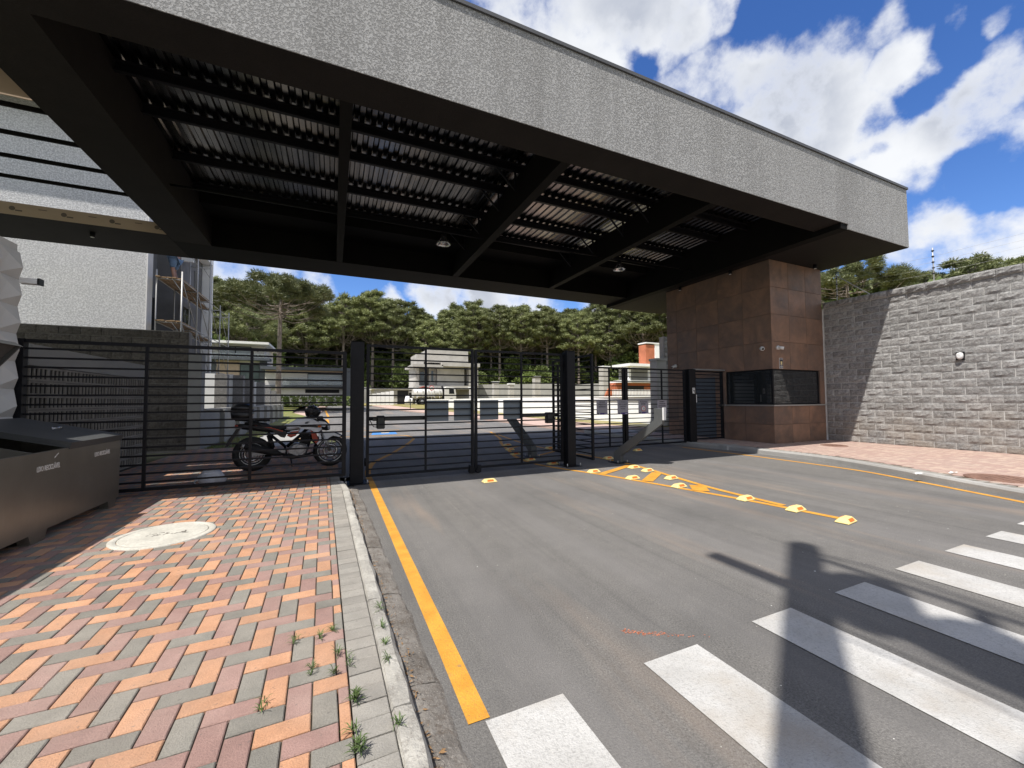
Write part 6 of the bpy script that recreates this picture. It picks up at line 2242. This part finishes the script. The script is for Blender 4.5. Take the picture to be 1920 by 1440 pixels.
cnt = 0
for (Rd, sp, hs) in ((92, 5.6, .93), (98, 5.4, .97), (105, 5.4, 1.0), (113, 5.8, 1.03), (122, 6.4, 1.08)):
    az = -19.0
    while az < 84:
        a = R(az + rw_.gauss(0, .4)); r_ = Rd + rw_.gauss(0, 1.8)
        az += sp / Rd * 57.3 * rw_.uniform(.8, 1.25)
        if not in_wood(math.degrees(a)):
            continue
        x, y = r_ * math.sin(a), r_ * math.cos(a)
        v = rw_.choice(VAR)
        s = hs * rw_.uniform(.88, 1.08) * (1.0 if az < 50 else .97) * (1.08 if az < 0 else 1.0)
        right = az > 55
        plant('araucaria_tree', 'tall araucaria pine showing above the stone wall right of the gatehouse' if right else LABA, 'tree', v[0], v[1], (x, y, min(2.2, zt(x, y))), rw_.uniform(0, 6.28), (s * 1.14, s * 1.14, s), 'araucaria pines above the stone wall' if right else GA)
        cnt += 1
# broadleaf trees filling in below
BV = []
for k in range(5):
    rg = random.Random(90 + k)
    C = MB(); T = MB()
    H = 8.0
    T.tube([(0, 0, 0), (.1, .05, 3), (.0, .1, 6)], [.16, .13, .05], 7)
    for q in range(9):
        a = rg.uniform(0, 6.28); rr_ = rg.uniform(.6, 2.3); z = rg.uniform(2.2, 7.0)
        c = (rr_ * math.cos(a) * (1.15 - z / 14), rr_ * math.sin(a) * (1.15 - z / 14), z)
        T.tube([(0, .05, z * .55), c], [.07, .03], 5, cap=False)
        leaf_blob(C, c, rg.uniform(1.0, 1.6), rg.uniform(.8, 1.3), 230, .30, .48, rg)
    BV.append((T.mesh('trunk', 'bark'), C.mesh('crown', 'broadleaf')))
for (Rd, sp, h0, h1) in ((87, 6.4, .5, 1.1), (96, 4.6, .8, 1.5), (103, 4.4, 1.1, 2.0), (111, 5.0, 1.3, 2.2), (118, 5.0, 1.5, 2.3)):
    az = -17.0
    while az < 50:
        a = R(az + rw_.gauss(0, .6)); r_ = Rd + rw_.gauss(0, 1.5)
        az += sp / Rd * 57.3 * rw_.uniform(.7, 1.3)
        x, y = r_ * math.sin(a), r_ * math.cos(a)
        if y < 50 and x < 20: continue
        v = rw_.choice(BV); s = rw_.uniform(h0, h1)
        plant('broadleaf_tree', 'bushy broadleaf tree at the foot of the tall pines', 'tree', v[0], v[1], (x, y, min(2.0, zt(x, y))), rw_.uniform(0, 6.28), (s * rw_.uniform(.9, 1.3), s * rw_.uniform(.9, 1.3), s), 'broadleaf trees under the pines')
# lower broadleaf crowns behind the scaffold
for (x, y, s, lab) in ((-14.5, 62, 1.15, 'broadleaf tree behind the house roof next to the scaffold'), (-19.5, 58, 1.25, 'broadleaf tree directly behind the scaffold uprights'), (-10, 68, 1.2, 'broadleaf tree rising behind the white house')):
    v = BV[0]
    plant('broadleaf_tree', lab, 'tree', v[0], v[1], (x, y, 1.2), 1.0 + x, (s, s, s))
# shrubs over the stone wall
for k in range(16):
    az = 61.0 + k * 1.05 + rw_.gauss(0, .3); Rd = 64 + rw_.gauss(0, 4); s = rw_.uniform(1.35, 1.65) * Rd / 64
    a = R(az); v = BV[k % 5]
    plant('broadleaf_tree', 'broadleaf crown just showing above the stone wall coping', 'tree', v[0], v[1], (Rd * math.sin(a), Rd * math.cos(a), 1.5), k * 1.3, (s * 1.25, s * 1.25, s), 'broadleaf trees above the stone wall')
plant('araucaria_tree', 'araucaria pine with a wide crown right beside the gatehouse above the stone wall', 'tree', tm, cm, (51.6, 24.3, 1.5), 2.1, (1.0, 1.0, 1.12))
# hedge along the house
hd = MB(); rgh = random.Random(31)
for k in range(10):
    leaf_blob(hd, (-5.5 + k * .8, 46.2, 1.45), .6, .45, 150, .14, .22, rgh)
o = hd.build('hedge', 'broadleaf', fix=False)
tag(o, 'low dark hedge along the foot of the white house', 'hedge', kind='stuff')
# grass blades on the lawn strip
gb = MB(); rgg = random.Random(12)
for k in range(2600):
    x, y = rgg.uniform(-3.28, -2.58), 13.6 + 12 * rgg.random() ** 1.5
    a = rgg.uniform(0, 6.28); h = rgg.uniform(.03, .09); w = .006
    z = .09 + zt(x, y)
    c, s = math.cos(a) * w, math.sin(a) * w
    gb.face([(x - c, y - s, z), (x + c, y + s, z), (x + rgg.gauss(0, .03), y + rgg.gauss(0, .03), z + h)])
tag(gb.build('grass', 'lawn', fix=False), 'short grass blades in the strip along the low wall', 'grass', kind='stuff')

# ------------------------------------------------------------------ the utility pole that throws its shadow across the crosswalk
up = thing('utility_pole', 'concrete utility pole with crossarms and cables standing by the crosswalk', 'utility pole', (-.95, -.64, 0))
MB().tube([(0, 0, 0), (0, 0, 5), (0, 0, 11.2)], [.185, .17, .125], 18).build('shaft', 'pole_concrete', up)
MB().box(-.06, .06, -2.6, .80, 9.02, 9.14).build('crossarm', 'wood', up)
MB().box(-.03, .03, -1.6, .1, 10.75, 10.80).build('crossarm', 'black_steel', up)
for y in (-1.5, -1.05, -.55):
    MB().lathe([(.03, 10.3), (.07, 10.35), (.045, 10.45), (.07, 10.5), (.045, 10.6), (.02, 10.75)], 12, (0, y, 0)).build('insulator', 'black_plastic', up)
MB().tube([(0, -.02, 10.95), (0, -.5, 11.2), (0, -1.6, 11.0)], .018, 8).build('bracket', 'black_steel', up)
for (y, z, w, h) in ((-.40, 9.15, .26, .95), (-.92, 9.15, .22, .6)):
    MB().loft([superring((0, y, z), (1, 0, 0), (0, 1, 0), w * .85, w * .85, 14), superring((0, y, z + .06), (1, 0, 0), (0, 1, 0), w, w, 14), superring((0, y, z + h), (1, 0, 0), (0, 1, 0), w, w, 14), superring((0, y, z + h + .08), (1, 0, 0), (0, 1, 0), w * .6, w * .6, 14)]).build('transformer', 'grey_steel', up)
for k, (z, r_) in enumerate(((8.6, .016), (8.4, .012), (8.2, .016), (8.0, .012))):
    MB().tube([(.1, .2, z - .1), (.12, -.4, z), (.12, -3, z - .25), (.12, -8, z - .2), (.12, -14, z + .1)], r_, 6).build('cable', 'black_plastic', up)
m = MB()
for k in range(4):
    m.tube([(.1, -.2 - .05 * k, 9.0), (.16, -.45 - .25 * k, 8.5 - .1 * k), (.13, -.9 - .4 * k, 8.3)], .02, 6)
m.build('drop_cable', 'black_plastic', up)
MB().box(.12, .34, -.95, -.65, 6.9, 7.2).build('junction_box', 'black_plastic', up)
